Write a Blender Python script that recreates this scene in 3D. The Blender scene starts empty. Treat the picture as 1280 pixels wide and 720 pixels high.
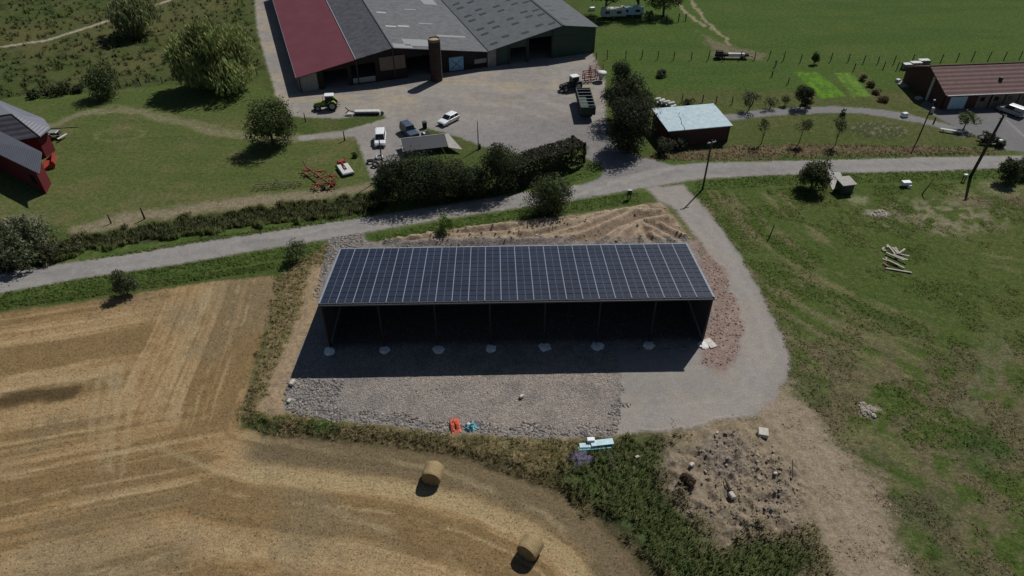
import bpy, math, random
import numpy as np
from mathutils import Vector, Matrix, noise as mnoise
random.seed(7); rng = np.random.default_rng(7)
R = math.radians
scene = bpy.context.scene
# ------------------------------------------------------------------ camera model (drone, 54 m up, looking 39 deg down)
TH = R(39); FPX = 865.0; CH = 54.0
S_, C_ = math.sin(TH), math.cos(TH)
def G(px, py, h=0.0):
    """place of a photo pixel on the level h metres above the ground"""
    u = (px-640)/FPX; v = (py-360)/FPX
    z = (CH-h)/(S_+v*C_)
    return (u*z, z*(C_-v*S_))
def GA(pts):
    return np.array([G(*p) for p in pts], dtype=np.float64)
# ------------------------------------------------------------------ helpers
def tag(o, label=None, cat=None, group=None, kind=None):
    if label: o['label'] = label
    if cat: o['category'] = cat
    if group: o['group'] = group
    if kind: o['kind'] = kind
    return o
def link(o):
    scene.collection.objects.link(o); return o
def empty(name, loc, rz=0, label=None, cat=None, group=None):
    o = bpy.data.objects.new(name, None); link(o); o.location = loc; o.rotation_euler = (0, 0, rz)
    o.empty_display_size = .3
    return tag(o, label, cat, group)
def np_mesh(name, V, F, mat=None, parent=None, smooth=False, col=None, loc=None):
    """V (n,3) array, F (m,k) array, k = 3 or 4"""
    V = np.asarray(V, dtype=np.float32); F = np.asarray(F, dtype=np.int32)
    me = bpy.data.meshes.new(name); n = len(V); m, k = F.shape
    me.vertices.add(n); me.vertices.foreach_set('co', V.ravel())
    me.loops.add(m*k); me.loops.foreach_set('vertex_index', F.ravel())
    me.polygons.add(m); me.polygons.foreach_set('loop_start', np.arange(0, m*k, k, dtype=np.int32))
    me.polygons.foreach_set('loop_total', np.full(m, k, dtype=np.int32))
    me.polygons.foreach_set('use_smooth', np.full(m, bool(smooth)))
    if col is not None:
        a = me.color_attributes.new('Col', 'FLOAT_COLOR', 'POINT')
        c4 = np.ones((n, 4), dtype=np.float32); c4[:, :3] = col; a.data.foreach_set('color', c4.ravel())
    me.update(calc_edges=True)
    if mat: me.materials.append(mat)
    o = bpy.data.objects.new(name, me); link(o)
    if parent: o.parent = parent
    if loc is not None: o.location = loc
    return o
class MB:
    def __init__(s): s.v = []; s.f = []
    def add(s, vs, fs):
        b = len(s.v); s.v += [tuple(p) for p in vs]; s.f += [tuple(i+b for i in f) for f in fs]; return s
    def box(s, x, y, z, dx, dy, dz, rz=0, rx=0, ry=0, taper=1.0):
        """centre x,y; z of the bottom"""
        vs = []
        M = Matrix.Translation((x, y, z)) @ Matrix.Rotation(rz, 4, 'Z') @ Matrix.Rotation(ry, 4, 'Y') @ Matrix.Rotation(rx, 4, 'X')
        for k, t in ((0, 1.0), (dz, taper)):
            for a, b in ((-1, -1), (1, -1), (1, 1), (-1, 1)):
                vs.append(M @ Vector((a*dx/2*t, b*dy/2*t, k)))
        return s.add(vs, [(0, 3, 2, 1), (4, 5, 6, 7), (0, 1, 5, 4), (1, 2, 6, 5), (2, 3, 7, 6), (3, 0, 4, 7)])
    def tube(s, pts, rad, n=8, cap=True):
        pts = [Vector(p) for p in pts]
        if not hasattr(rad, '__len__'): rad = [rad]*len(pts)
        vs = []; fs = []
        for i, p in enumerate(pts):
            d = (pts[min(i+1, len(pts)-1)]-pts[max(i-1, 0)]).normalized()
            a = d.cross(Vector((0, 0, 1)) if abs(d.z) < .9 else Vector((1, 0, 0))).normalized(); b = d.cross(a)
            for k in range(n):
                t = 2*math.pi*k/n; vs.append(p+(a*math.cos(t)+b*math.sin(t))*rad[i])
        for i in range(len(pts)-1):
            for k in range(n):
                fs.append((i*n+k, i*n+(k+1) % n, (i+1)*n+(k+1) % n, (i+1)*n+k))
        if cap: fs.append(tuple(range(n))[::-1]); fs.append(tuple((len(pts)-1)*n+k for k in range(n)))
        return s.add(vs, fs)
    def prism(s, poly, axis, a, b):
        """2-D polygon extruded along 'x','y' or 'z' from a to b (poly = the other two coordinates in order)"""
        n = len(poly); vs = []
        for t in (a, b):
            for (p, q) in poly:
                vs.append({'x': (t, p, q), 'y': (p, t, q), 'z': (p, q, t)}[axis])
        fs = [tuple(range(n))[::-1], tuple(range(n, 2*n))]
        for i in range(n): fs.append((i, (i+1) % n, n+(i+1) % n, n+i))
        return s.add(vs, fs)
    def slab(s, p, t):
        """four top corners (counter-clockwise seen from above), thickness t downwards"""
        vs = [Vector(q) for q in p]+[Vector(q)-Vector((0, 0, t)) for q in p]
        return s.add(vs, [(0, 1, 2, 3), (7, 6, 5, 4), (0, 4, 5, 1), (1, 5, 6, 2), (2, 6, 7, 3), (3, 7, 4, 0)])
    def lathe(s, prof, c=(0, 0, 0), n=20, axis='z', cap=True):
        vs = []; fs = []
        for (r, h) in prof:
            for k in range(n):
                t = 2*math.pi*k/n; a, b = r*math.cos(t), r*math.sin(t)
                q = {'z': (a, b, h), 'y': (a, h, b), 'x': (h, a, b)}[axis]
                vs.append((q[0]+c[0], q[1]+c[1], q[2]+c[2]))
        for i in range(len(prof)-1):
            for k in range(n): fs.append((i*n+k, i*n+(k+1) % n, (i+1)*n+(k+1) % n, (i+1)*n+k))
        if cap: fs.append(tuple(range(n))[::-1]); fs.append(tuple((len(prof)-1)*n+k for k in range(n)))
        return s.add(vs, fs)
    def build(s, name, mat, parent=None, smooth=False, loc=None, bevel=0):
        me = bpy.data.meshes.new(name); me.from_pydata([tuple(v) for v in s.v], [], s.f); me.update()
        import bmesh
        bm = bmesh.new(); bm.from_mesh(me); bmesh.ops.recalc_face_normals(bm, faces=bm.faces); bm.to_mesh(me); bm.free()
        if smooth:
            for p in me.polygons: p.use_smooth = True
        me.materials.append(mat)
        o = bpy.data.objects.new(name, me); link(o)
        if parent: o.parent = parent
        if loc is not None: o.location = loc
        if bevel:
            m = o.modifiers.new('bevel', 'BEVEL'); m.width = bevel; m.segments = 2; m.limit_method = 'ANGLE'
        return o
# ------------------------------------------------------------------ numpy noise
def _hash(i, j, s):
    h = (i.astype(np.int64)*374761393+j.astype(np.int64)*668265263+s*974634777) & 0xffffffff
    h = ((h ^ (h >> 13))*1274126177) & 0xffffffff
    return ((h ^ (h >> 16)) & 0xffff)/65535.0
def vnoise(x, y, s=0):
    xi = np.floor(x); yi = np.floor(y); fx = x-xi; fy = y-yi
    fx = fx*fx*(3-2*fx); fy = fy*fy*(3-2*fy)
    a = _hash(xi, yi, s); b = _hash(xi+1, yi, s); c = _hash(xi, yi+1, s); d = _hash(xi+1, yi+1, s)
    return (a+(b-a)*fx)*(1-fy)+(c+(d-c)*fx)*fy
def fbm(x, y, s=0, o=4):
    r = 0; a = .5; t = 0
    for k in range(o):
        r = r+a*vnoise(x, y, s+k*17); t += a; a *= .5; x = x*2.03+11.3; y = y*2.03+5.7
    return r/t
def sst(a, b, x):
    t = np.clip((x-a)/(b-a), 0, 1); return t*t*(3-2*t)
def sdist(X, Y, P):
    """signed distance to polygon, positive inside"""
    d = np.full(X.shape, 1e9); ins = np.zeros(X.shape, bool); n = len(P)
    for i in range(n):
        ax, ay = P[i]; bx, by = P[(i+1) % n]
        ex, ey = bx-ax, by-ay; t = np.clip(((X-ax)*ex+(Y-ay)*ey)/(ex*ex+ey*ey+1e-9), 0, 1)
        d = np.minimum(d, (X-ax-t*ex)**2+(Y-ay-t*ey)**2)
        c = ((ay > Y) != (by > Y))
        ins ^= c & (X < (bx-ax)*(Y-ay)/(by-ay+1e-12)+ax)
    return np.where(ins, 1, -1)*np.sqrt(d)
def ldist(X, Y, P):
    d = np.full(X.shape, 1e9)
    for i in range(len(P)-1):
        ax, ay = P[i]; bx, by = P[i+1]
        ex, ey = bx-ax, by-ay; t = np.clip(((X-ax)*ex+(Y-ay)*ey)/(ex*ex+ey*ey+1e-9), 0, 1)
        d = np.minimum(d, (X-ax-t*ex)**2+(Y-ay-t*ey)**2)
    return np.sqrt(d)
# ------------------------------------------------------------------ materials
def new_mat(name):
    m = bpy.data.materials.new(name); m.use_nodes = True
    nt = m.node_tree; b = nt.nodes['Principled BSDF']; return m, nt, b
def mat(name, col, rough=.7, metal=0, var=.12, scale=3.0, bump=0, spec=.3, bscale=None, stretch=(1, 1, 1), col2=None):
    """plain procedural material: base colour mottled by noise, optional bump"""
    m, nt, b = new_mat(name); N = nt.nodes; L = nt.links
    tc = N.new('ShaderNodeTexCoord'); mp = N.new('ShaderNodeMapping'); mp.inputs['Scale'].default_value = stretch
    L.new(tc.outputs['Object'], mp.inputs['Vector'])
    no = N.new('ShaderNodeTexNoise'); no.inputs['Scale'].default_value = scale; no.inputs['Detail'].default_value = 6; no.inputs['Roughness'].default_value = .65
    L.new(mp.outputs['Vector'], no.inputs['Vector'])
    cr = N.new('ShaderNodeValToRGB'); c = np.array(col)
    lo = c*(1-var); hi = np.array(col2) if col2 else c*(1+var)
    cr.color_ramp.elements[0].position = .3; cr.color_ramp.elements[1].position = .7
    cr.color_ramp.elements[0].color = (*lo, 1); cr.color_ramp.elements[1].color = (*np.minimum(hi, 1), 1)
    L.new(no.outputs['Fac'], cr.inputs['Fac']); L.new(cr.outputs['Color'], b.inputs['Base Color'])
    b.inputs['Roughness'].default_value = rough; b.inputs['Metallic'].default_value = metal
    b.inputs['Specular IOR Level'].default_value = spec
    if bump:
        bu = N.new('ShaderNodeBump'); bu.inputs['Strength'].default_value = bump; bu.inputs['Distance'].default_value = .05
        n2 = N.new('ShaderNodeTexNoise'); n2.inputs['Scale'].default_value = bscale or scale*4; n2.inputs['Detail'].default_value = 4
        L.new(mp.outputs['Vector'], n2.inputs['Vector']); L.new(n2.outputs['Fac'], bu.inputs['Height']); L.new(bu.outputs['Normal'], b.inputs['Normal'])
    return m
def attr_mat(name, scale=4, contrast=.35, fine=18, fcon=.3, rough=.95, bump=.6, bdist=.08, bscale=9, trans=0, spec=.1, aniso=None, voron=0):
    """base colour from the mesh's own colour layout, broken up by two scales of noise"""
    m, nt, b = new_mat(name); N = nt.nodes; L = nt.links
    at = N.new('ShaderNodeAttribute'); at.attribute_name = 'Col'
    tc = N.new('ShaderNodeTexCoord'); vec = tc.outputs['Object']
    if aniso:
        mp = N.new('ShaderNodeMapping'); mp.inputs['Scale'].default_value = aniso[:3]; mp.inputs['Rotation'].default_value = (0, 0, aniso[3])
        L.new(vec, mp.inputs['Vector']); vec = mp.outputs['Vector']
    def noi(sc, det=5):
        n = N.new('ShaderNodeTexNoise'); n.inputs['Scale'].default_value = sc; n.inputs['Detail'].default_value = det; n.inputs['Roughness'].default_value = .7
        L.new(vec, n.inputs['Vector']); return n.outputs['Fac']
    def remap(f, a, bb, lo=.3, hi=.7):
        r = N.new('ShaderNodeMapRange'); r.inputs['From Min'].default_value = lo; r.inputs['From Max'].default_value = hi
        r.inputs['To Min'].default_value = a; r.inputs['To Max'].default_value = bb; L.new(f, r.inputs['Value']); return r.outputs['Result']
    n1 = noi(scale); n2 = noi(fine, 3)
    a = remap(n1, 1-contrast, 1+contrast); c = remap(n2, 1-fcon, 1+fcon)
    mu = N.new('ShaderNodeMath'); mu.operation = 'MULTIPLY'; L.new(a, mu.inputs[0]); L.new(c, mu.inputs[1]); fac = mu.outputs[0]
    hgt = noi(bscale)
    if voron:
        vo = N.new('ShaderNodeTexVoronoi'); vo.inputs['Scale'].default_value = voron; L.new(tc.outputs['Object'], vo.inputs['Vector'])
        sep = N.new('ShaderNodeSeparateColor'); L.new(vo.outputs['Color'], sep.inputs['Color'])
        r = remap(sep.outputs['Red'], .76, 1.24, 0, 1)
        m3 = N.new('ShaderNodeMath'); m3.operation = 'MULTIPLY'; L.new(fac, m3.inputs[0]); L.new(r, m3.inputs[1]); fac = m3.outputs[0]
        m4 = N.new('ShaderNodeMath'); m4.operation = 'SUBTRACT'; L.new(hgt, m4.inputs[0]); L.new(vo.outputs['Distance'], m4.inputs[1]); hgt = m4.outputs[0]
    sc = N.new('ShaderNodeVectorMath'); sc.operation = 'SCALE'; L.new(at.outputs['Color'], sc.inputs[0]); L.new(fac, sc.inputs['Scale'])
    L.new(sc.outputs['Vector'], b.inputs['Base Color'])
    b.inputs['Roughness'].default_value = rough; b.inputs['Specular IOR Level'].default_value = spec
    if bump:
        bu = N.new('ShaderNodeBump'); bu.inputs['Strength'].default_value = bump; bu.inputs['Distance'].default_value = bdist
        L.new(hgt, bu.inputs['Height']); L.new(bu.outputs['Normal'], b.inputs['Normal'])
    if trans:
        out = N['Material Output']; tr = N.new('ShaderNodeBsdfTranslucent'); L.new(sc.outputs['Vector'], tr.inputs['Color'])
        mx = N.new('ShaderNodeMixShader'); mx.inputs[0].default_value = trans; L.new(b.outputs[0], mx.inputs[1]); L.new(tr.outputs[0], mx.inputs[2]); L.new(mx.outputs[0], out.inputs['Surface'])
    return m
def ribbed(name, col, per, axis='X', var=.15, depth=.03, rough=.6, spec=.3, stain=None, metal=0, scale=.6, line=None):
    """sheet material with ribs/courses every `per` metres along an object axis, and weather stains"""
    m, nt, b = new_mat(name); N = nt.nodes; L = nt.links
    tc = N.new('ShaderNodeTexCoord'); wv = N.new('ShaderNodeTexWave'); wv.wave_type = 'BANDS'; wv.bands_direction = axis
    wv.inputs['Scale'].default_value = 1/per*math.pi/10*1.0; wv.inputs['Distortion'].default_value = 0
    L.new(tc.outputs['Object'], wv.inputs['Vector'])
    no = N.new('ShaderNodeTexNoise'); no.inputs['Scale'].default_value = scale; no.inputs['Detail'].default_value = 8; no.inputs['Roughness'].default_value = .7
    L.new(tc.outputs['Object'], no.inputs['Vector'])
    cr = N.new('ShaderNodeValToRGB'); c = np.array(col)
    cr.color_ramp.elements[0].position = .32; cr.color_ramp.elements[1].position = .68
    cr.color_ramp.elements[0].color = (*(np.array(stain) if stain is not None else c*(1-var)), 1); cr.color_ramp.elements[1].color = (*(c*(1+var)), 1)
    L.new(no.outputs['Fac'], cr.inputs['Fac'])
    mr = N.new('ShaderNodeMapRange'); mr.inputs['To Min'].default_value = 1-(line or .12); mr.inputs['To Max'].default_value = 1.05
    L.new(wv.outputs['Fac'], mr.inputs['Value'])
    sc = N.new('ShaderNodeVectorMath'); sc.operation = 'SCALE'; L.new(cr.outputs['Color'], sc.inputs[0]); L.new(mr.outputs['Result'], sc.inputs['Scale'])
    L.new(sc.outputs['Vector'], b.inputs['Base Color'])
    bu = N.new('ShaderNodeBump'); bu.inputs['Strength'].default_value = .7; bu.inputs['Distance'].default_value = depth
    L.new(wv.outputs['Fac'], bu.inputs['Height']); L.new(bu.outputs['Normal'], b.inputs['Normal'])
    b.inputs['Roughness'].default_value = rough; b.inputs['Specular IOR Level'].default_value = spec; b.inputs['Metallic'].default_value = metal
    return m
M = {}
M['steel'] = mat('galvanised_steel', (.30, .31, .33), .5, .3)
M['dark_steel'] = mat('dark_steel', (.045, .048, .055), .6, .2)
M['black'] = mat('black_rubber', (.018, .018, .019), .85)
M['glass'] = mat('window_glass', (.012, .016, .022), .12, 0, spec=.6)
M['white'] = mat('white_paint', (.72, .75, .77), .35, 0, .05, spec=.5)
M['offwhite'] = mat('weathered_white', (.52, .53, .50), .7, 0, .2)
M['navy'] = mat('dark_blue_paint', (.055, .085, .13), .35, 0, .08, spec=.5)
M['silver'] = mat('silver_paint', (.30, .31, .32), .35, .2, .05, spec=.5)
M['red'] = mat('red_paint', (.27, .04, .03), .5, 0, .2)
M['rust'] = mat('faded_red_paint', (.20, .06, .05), .7, 0, .35)
M['orange'] = mat('orange_red_plastic', (.50, .11, .06), .5, 0, .25, 6)
M['lime'] = mat('light_green_paint', (.24, .32, .07), .5)
M['green'] = mat('dark_green_paint', (.030, .060, .042), .55, 0, .3)
M['concrete'] = mat('concrete', (.36, .35, .33), .9, 0, .18, 2.5, .3)
M['pale_concrete'] = mat('pale_concrete', (.46, .45, .42), .9, 0, .25, 1.5, .3)
M['wood'] = mat('weathered_wood', (.20, .16, .12), .9, 0, .3, 2, .2, stretch=(1, 1, .3))
M['dark_wood'] = mat('dark_wood', (.045, .036, .03), .9, 0, .35, 2, .2)
M['plank'] = mat('pale_sawn_timber', (.36, .34, .29), .85, 0, .25, 2, .2)
M['brick'] = mat('dark_red_brick', (.078, .038, .033), .9, 0, .3, 3, .3)
M['redwall'] = mat('red_painted_boards', (.12, .014, .018), .8, 0, .15, 1, .1)
M['interior'] = mat('dim_boarding', (.06, .038, .030), .9, 0, .4, .8)
M['teal'] = mat('teal_plastic', (.10, .33, .38), .5, 0, .2, 5)
M['bluewhite'] = mat('pale_blue_sheet', (.42, .60, .64), .5, 0, .2, 3)
M['bluedoor'] = mat('light_blue_boards', (.20, .38, .55), .7, 0, .15, 2)
M['purple'] = mat('faded_purple_cloth', (.11, .10, .15), .9, 0, .3, 5, .4)
M['bark'] = mat('bark', (.10, .08, .06), .95, 0, .3, 4, .5, stretch=(1, 1, .3))
M['pole'] = mat('tarred_pole_wood', (.055, .045, .038), .9, 0, .3, 3, .2)
M['stonew'] = mat('pale_stone', (.50, .47, .42), .9, 0, .25, 3, .4)
# ================================================================== THE GROUND
ROAD = GA([(-60,352),(0,341),(72,331),(160,319),(240,305),(320,293),(475,269),(560,256),(640,243),(722,232),(770,223),(840,207),(880,204),(960,202),(1042,200),(1150,197),(1245,195.5),(1340,193),(1480,190),
  (1480,203),(1340,207),(1242,211),(1160,214),(1052,216),(960,219),(880,223),(802,235),(780,239),(712,251),(640,261),(550,274),(455,291),(410,299),(320,313),(225,330),(100,348),(45,358),(0,366),(-60,378)])
YARD = GA([(312,-22),(318,0),(322,40),(335,85),(345,120),(366,146),(420,148),(478,143),(483,148),(466,153),(430,163),(372,170),(374,176),(444,171),(452,190),(466,228),(484,238),(505,196),(560,182),(534,168),(528,159),(545,163),(575,172),(600,182),(645,192),(735,182),(732,197),(750,204),(756,213),(748,224),(722,233),(770,227),(845,208),(820,201),(802,197),(775,185),(757,150),(756,100),(742,70),(690,-20)])
TRACK = GA([(806,234),(854,231),(864,243),(884,264),(905,290),(925,320),(948,360),(976,418),(988,450),(982,472),(966,500),(942,520),(902,525),(862,537),(800,541),(762,546),(772,520),(776,480),(770,440),(860,440),(915,400),(905,345),(880,310),(862,285),(845,262),(822,250)])
RUBBLE = GA([(412,296),(452,291),(460,303),(862,300),(900,350),(920,400),(905,450),(800,475),(776,480),(772,520),(760,546),(730,549),(640,546),(560,541),(520,536),(420,526),(357,513),(358,488),(398,384),(404,340)])
REDG = GA([(866,300),(885,315),(908,345),(927,400),(924,440),(905,462),(878,456),(880,425),(892,375)])
CLAY = GA([(470,303),(500,298),(560,290),(640,276),(720,268),(800,257),(826,252),(845,275),(868,306),(860,312),(430,318),(460,304)])
BANKL = GA([(404,330),(398,384),(357,490),(357,516),(335,518),(322,512),(345,460),(368,410),(384,355),(392,330)])
DRYL = GA([(345,350),(385,325),(412,305),(406,330),(392,332),(384,358),(368,412),(346,462),(325,515),(298,530),(312,490),(330,430),(345,380)])
DIRTR = GA([(846,540),(905,530),(945,522),(972,500),(1000,520),(1030,560),(1080,590),(1105,640),(1130,720),(1150,790),(1000,790),(1025,700),(1010,670),(960,665),(890,670),(865,640),(845,600),(838,570)])
PATHR = GA([(950,510),(985,478),(1010,520),(1060,570),(1090,610),(1110,680),(1130,760),(1060,760),(1050,700),(1030,640),(1000,570)])
STUB = GA([(-90,402),(0,391),(60,383),(150,371),(250,354),(340,345),(348,352),(340,385),(326,430),(310,480),(297,520),(300,534),(340,543),(400,550),(500,560),(560,571),(620,588),(690,615),(745,650),(785,692),(815,730),(850,800),(900,900),(-400,900),(-400,440)])
MARGIN = GA([(297,520),(300,534),(340,543),(400,550),(500,560),(560,571),(620,588),(690,615),(745,650),(785,692),(815,730),(850,800)])
BRUSHR = GA([(750,556),(800,545),(838,548),(840,600),(866,640),(890,672),(1010,672),(1032,690),(1010,740),(900,760),(850,740),(800,690),(760,650),(720,620),(700,590),(730,570)])
LANE = GA([(880,147),(910,143),(960,136),(1040,133),(1080,135),(1130,141),(1170,152),(1215,163),(1206,171),(1160,156),(1120,149),(1078,142),(1040,141),(960,145),(910,151),(880,156)])
CARPARK = GA([(1150,132),(1176,150),(1205,163),(1232,176),(1255,188),(1330,194),(1500,185),(1500,100),(1180,100)])
LAWN = GA([(-80,145),(0,124),(40,121),(105,116),(210,107),(300,100),(345,118),(372,170),(444,171),(466,228),(470,240),(440,252),(320,262),(200,280),(90,292),(40,270),(-80,300)])
PAST = GA([(-300,160),(0,122),(105,115),(210,105),(300,98),(330,85),(318,40),(312,-30),(-300,-30)])
DRYSTRIP = GA([(85,285),(150,268),(260,254),(330,243),(420,236),(462,230),(466,238),(400,250),(320,259),(210,272),(100,294)])
DITCH = GA([(-40,330),(0,310),(60,305),(110,296),(200,280),(300,264),(400,252),(468,244),(480,262),(400,275),(300,284),(200,300),(110,314),(60,328),(-40,350)])
GPLOT1 = GA([(992,90),(1022,91),(1058,120),(1027,124)]); GPLOT2 = GA([(1042,91),(1063,91),(1090,121),(1066,122)])
VERGED = GA([(800,197),(850,186),(1000,180),(1200,184),(1260,188),(1250,192),(1000,196),(850,201)])
FOOTP = [GA([(-60,66),(0,59),(60,50),(110,34),(147,22),(190,8),(225,-4),(260,-20)])]
COWP = [GA([(835,-10),(848,5),(862,20),(880,32)]), GA([(858,-10),(872,14),(888,32),(905,47),(912,56)])]
CLEN = GA([(870,36),(900,52),(925,58),(960,68),(955,76),(890,75),(885,62)])
RP = {'a': GA([(735,290),(780,270),(826,262)])}

CLAYROWS = [GA(p) for p in ([(825,266),(790,267),(765,279),(740,290),(702,305)], [(834,273),(802,280),(780,291),(765,306)], [(806,261),(770,267),(745,278),(715,290),(660,303)], [(640,297),(677,290),(715,282),(745,277)], [(560,306),(640,304),(690,301),(720,296)],
  [(640,291),(672,286),(715,279),(760,268)], [(805,285),(822,292),(844,303)], [(797,290),(806,306)], [(825,283),(858,298)], [(785,306),(800,288)], [(485,303),(532,298),(570,298),(640,295)], [(500,308),(545,304),(640,301)], [(532,296),(570,290),(640,284),(690,279)], [(750,304),(775,288),(800,280)], [(828,302),(812,294)])]
def layout(X, Y):
    """height, colour and zone of every ground point: all laid out in world metres"""
    X = X.astype(np.float64); Y = Y.astype(np.float64)
    w = .7; wx = X+(fbm(X*.45, Y*.45, 3)-.5)*2*w*1.6; wy = Y+(fbm(X*.45+40, Y*.45, 5)-.5)*2*w*1.6
    w2x = X+(fbm(X*1.1, Y*1.1, 8)-.5)*.7; w2y = Y+(fbm(X*1.1+9, Y*1.1, 9)-.5)*.7
    n1 = fbm(X*.05, Y*.05, 21); n2 = fbm(X*.22, Y*.22, 22); n3 = fbm(X*1.0, Y*1.0, 23); n4 = fbm(X*2.6, Y*2.6, 24)
    H = (n2-.5)*.12+(n4-.5)*.05
    col = np.zeros(X.shape+(3,)); c = lambda *a: np.array(a)
    def over(mask, colr):
        nonlocal col
        mask = mask[..., None]; col = col*(1-mask)+np.asarray(colr)*mask
    # ---- grass in general
    col[:] = c(.055, .082, .020)
    over(sst(.45, .75, n2)*.6, c(.085, .095, .032)); over(sst(.5, .75, n1)*.4, c(.10, .098, .045))
    # ---- the big meadow beyond the fence (upper right)
    far = sst(-3, 3, Y-(126+.02*X))*sst(14, 24, X)
    over(far, c(.058, .098, .021)); over(far*sst(.5, .7, n2)*.5, c(.078, .105, .028)); over(far*sst(.5, .72, fbm(X*.04, Y*.3, 31))*.45, c(.040, .080, .018))
    mid = sst(100, 112, Y)*(1-sst(124, 128, Y))*sst(15, 24, X)
    over(mid*sst(.45, .7, n3)*.7, c(.10, .105, .04)); over(mid*.3, c(.095, .10, .035))
    # ---- right hand field: rough mown grass, tan swaths in arcs
    cxr, cyr = G(1235, 225); rr = np.hypot(X-cxr, Y-cyr); ar = np.arctan2(Y-cyr, X-cxr)
    sw = fbm(rr*.9+1.5*n2, ar*3.0, 41, 4); sw2 = fbm(rr*2.6+1.5*n3, ar*9, 42, 3)
    rf = sst(10, 22, X-(Y-60)*.25)*(1-sst(88, 96, Y-.03*X))
    over(rf, c(.062, .092, .021)); over(rf*sst(.5, .72, n1+.3*(n3-.5))*.4, c(.085, .100, .030))
    near_track = 1-sst(0, 20, -sdist(X, Y, TRACK))
    over(rf*sst(.50, .66, .55*sw+.45*n2+.17*near_track-.12+.10*sst(64, 54, Y))*.65, c(.165, .150, .075))
    over(rf*sst(.60, .74, sw2)*(.12+.4*near_track), c(.15, .14, .075)); over(rf*sst(.6, .78, 1-sw2)*.3, c(.035, .056, .016))
    low = (1-sst(50, 64, Y))*rf
    over(low*sst(.42, .6, fbm(X*.5+Y*.2, Y*.5-X*.3, 47))*.7, c(.135, .112, .065)); over(low*sst(.55, .7, n2)*.5, c(.045, .070, .020))
    x0, y0 = G(1180, 270); over(rf*sst(7, 2, np.hypot((X-x0)*.55, Y-y0))*sst(.42, .6, n3)*.75, c(.21, .19, .12))
    for (px, py, rad, cc, k) in [(1100,268,1.8,(.40,.36,.30),.8),(1086,268,1.2,(.30,.28,.20),.7),(1085,512,1.3,(.40,.34,.27),.9),(1075,250,2.2,(.26,.26,.15),.5),(1215,250,3.5,(.17,.13,.09),.6),(1250,235,4,(.24,.22,.13),.5),(1270,250,3,(.15,.11,.07),.6),(1200,240,3,(.16,.18,.07),.5),
                                 (1150,640,3,(.10,.085,.055),.5),(1230,560,4,(.04,.07,.02),.6)]:
        a, b = G(px, py); over(sst(rad, rad*.3, np.hypot(wx-a, wy-b)+.5*(n4-.5)*rad)*k, cc)
    for P in ([(1190,505),(1215,480),(1235,450),(1238,420)], [(1205,515),(1235,490),(1252,455),(1255,425)]):
        over(rf*sst(.8, .2, ldist(wx, wy, GA(P)))*.35, c(.12, .13, .07))
    # ---- verges along the road
    rd = sdist(X, Y, ROAD); vg = sst(-4.2, -1.5, rd+.8*(n3-.5))
    over(vg, c(.060, .100, .022)); over(vg*sst(.5, .7, n3)*.6, c(.095, .12, .035)); over(vg*sst(.55, .75, n2)*.5, c(.035, .065, .018))
    over(sst(-.55, -.1, rd+.5*(n4-.5))*.6, c(.15, .14, .085))
    over(sst(-.4, .8, sdist(wx, wy, VERGED))*.85, c(.16, .125, .070)); over(sst(-.3, .5, sdist(wx, wy, VERGED))*sst(.5, .7, n4)*.6, c(.11, .085, .065))
    # ---- left: rough pasture, lawn, dry strip, ditch
    pa = sst(-1, 1, sdist(wx, wy, PAST))
    over(pa, c(.055, .078, .022)); over(pa*sst(.45, .65, n2)*.5, c(.082, .086, .034)); over(pa*sst(.52, .66, fbm(X*.7, Y*.7, 51))*.75, c(.022, .032, .012))
    over(pa*sst(.55, .75, n1)*.6, c(.105, .10, .04))
    la = sst(-.8, .8, sdist(wx, wy, LAWN))
    over(la, c(.080, .105, .030)); over(la*sst(.40, .70, n2)*.6, c(.122, .118, .048)); over(la*sst(.45, .7, fbm(X*.12, Y*.6, 53))*.5, c(.060, .090, .024))
    over(la*sst(95, 80, Y)*sst(.35, .65, n3)*.5, c(.135, .125, .055)); over(la*sst(112, 120, Y)*.5, c(.062, .100, .024))
    for P, ww, k in (([(60,158),(105,141),(160,138),(215,150),(265,164),(310,172),(372,172)], 1.6, .6), ([(85,150),(140,133),(200,140),(260,155),(310,166)], .6, .35), ([(330,182),(380,176),(444,170)], .8, .5)):
        over(la*sst(ww, ww*.3, ldist(wx, wy, GA(P)))*k, c(.20, .19, .11))
    over(sst(.6, .2, np.abs(np.hypot((X-G(150,168)[0])*.6, Y-G(150,168)[1])-2.4)+1.1*(n4-.4))*.3*la, c(.20, .19, .10))
    ds = sst(-.8, .8, sdist(wx, wy, DRYSTRIP)); over(ds*.85, c(.215, .185, .118)); over(ds*sst(.5, .7, n3)*.4, c(.13, .13, .06))
    di = sst(-.5, .8, sdist(wx, wy, DITCH)); over(di, c(.045, .055, .024)); over(di*sst(.55, .7, n3)*.4, c(.12, .11, .06))
    H = H-di*.35
    tl = sst(6, 2, np.hypot(X-G(0,300)[0], (Y-G(0,300)[1])*.8)); over(tl*.8, c(.27, .24, .20))
    for P in FOOTP: over(sst(.85, .35, ldist(w2x, w2y, P)), c(.30, .27, .19))
    for P in COWP: over(sst(.7, .15, ldist(wx, wy, P))*.85, c(.27, .235, .15))
    over(sst(-.4, 1.8, sdist(wx, wy, CLEN)+3*(n3-.5))*.65, c(.18, .145, .10))
    # vegetable plots
    for P, cc in ((GPLOT1, c(.095, .20, .020)), (GPLOT2, c(.11, .19, .030))):
        g = sst(-.2, .3, sdist(w2x, w2y, P)); over(g, cc); over(g*sst(.5, .65, fbm(X*1.4, Y*.5, 57))*.6, c(.05, .11, .02)); H = H+g*.15*n4
    over(sst(-.3, .5, sdist(wx, wy, GA([(1068,84),(1080,88),(1098,108),(1115,130),(1100,134),(1085,112)])))*.6, c(.10, .085, .04))
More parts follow.
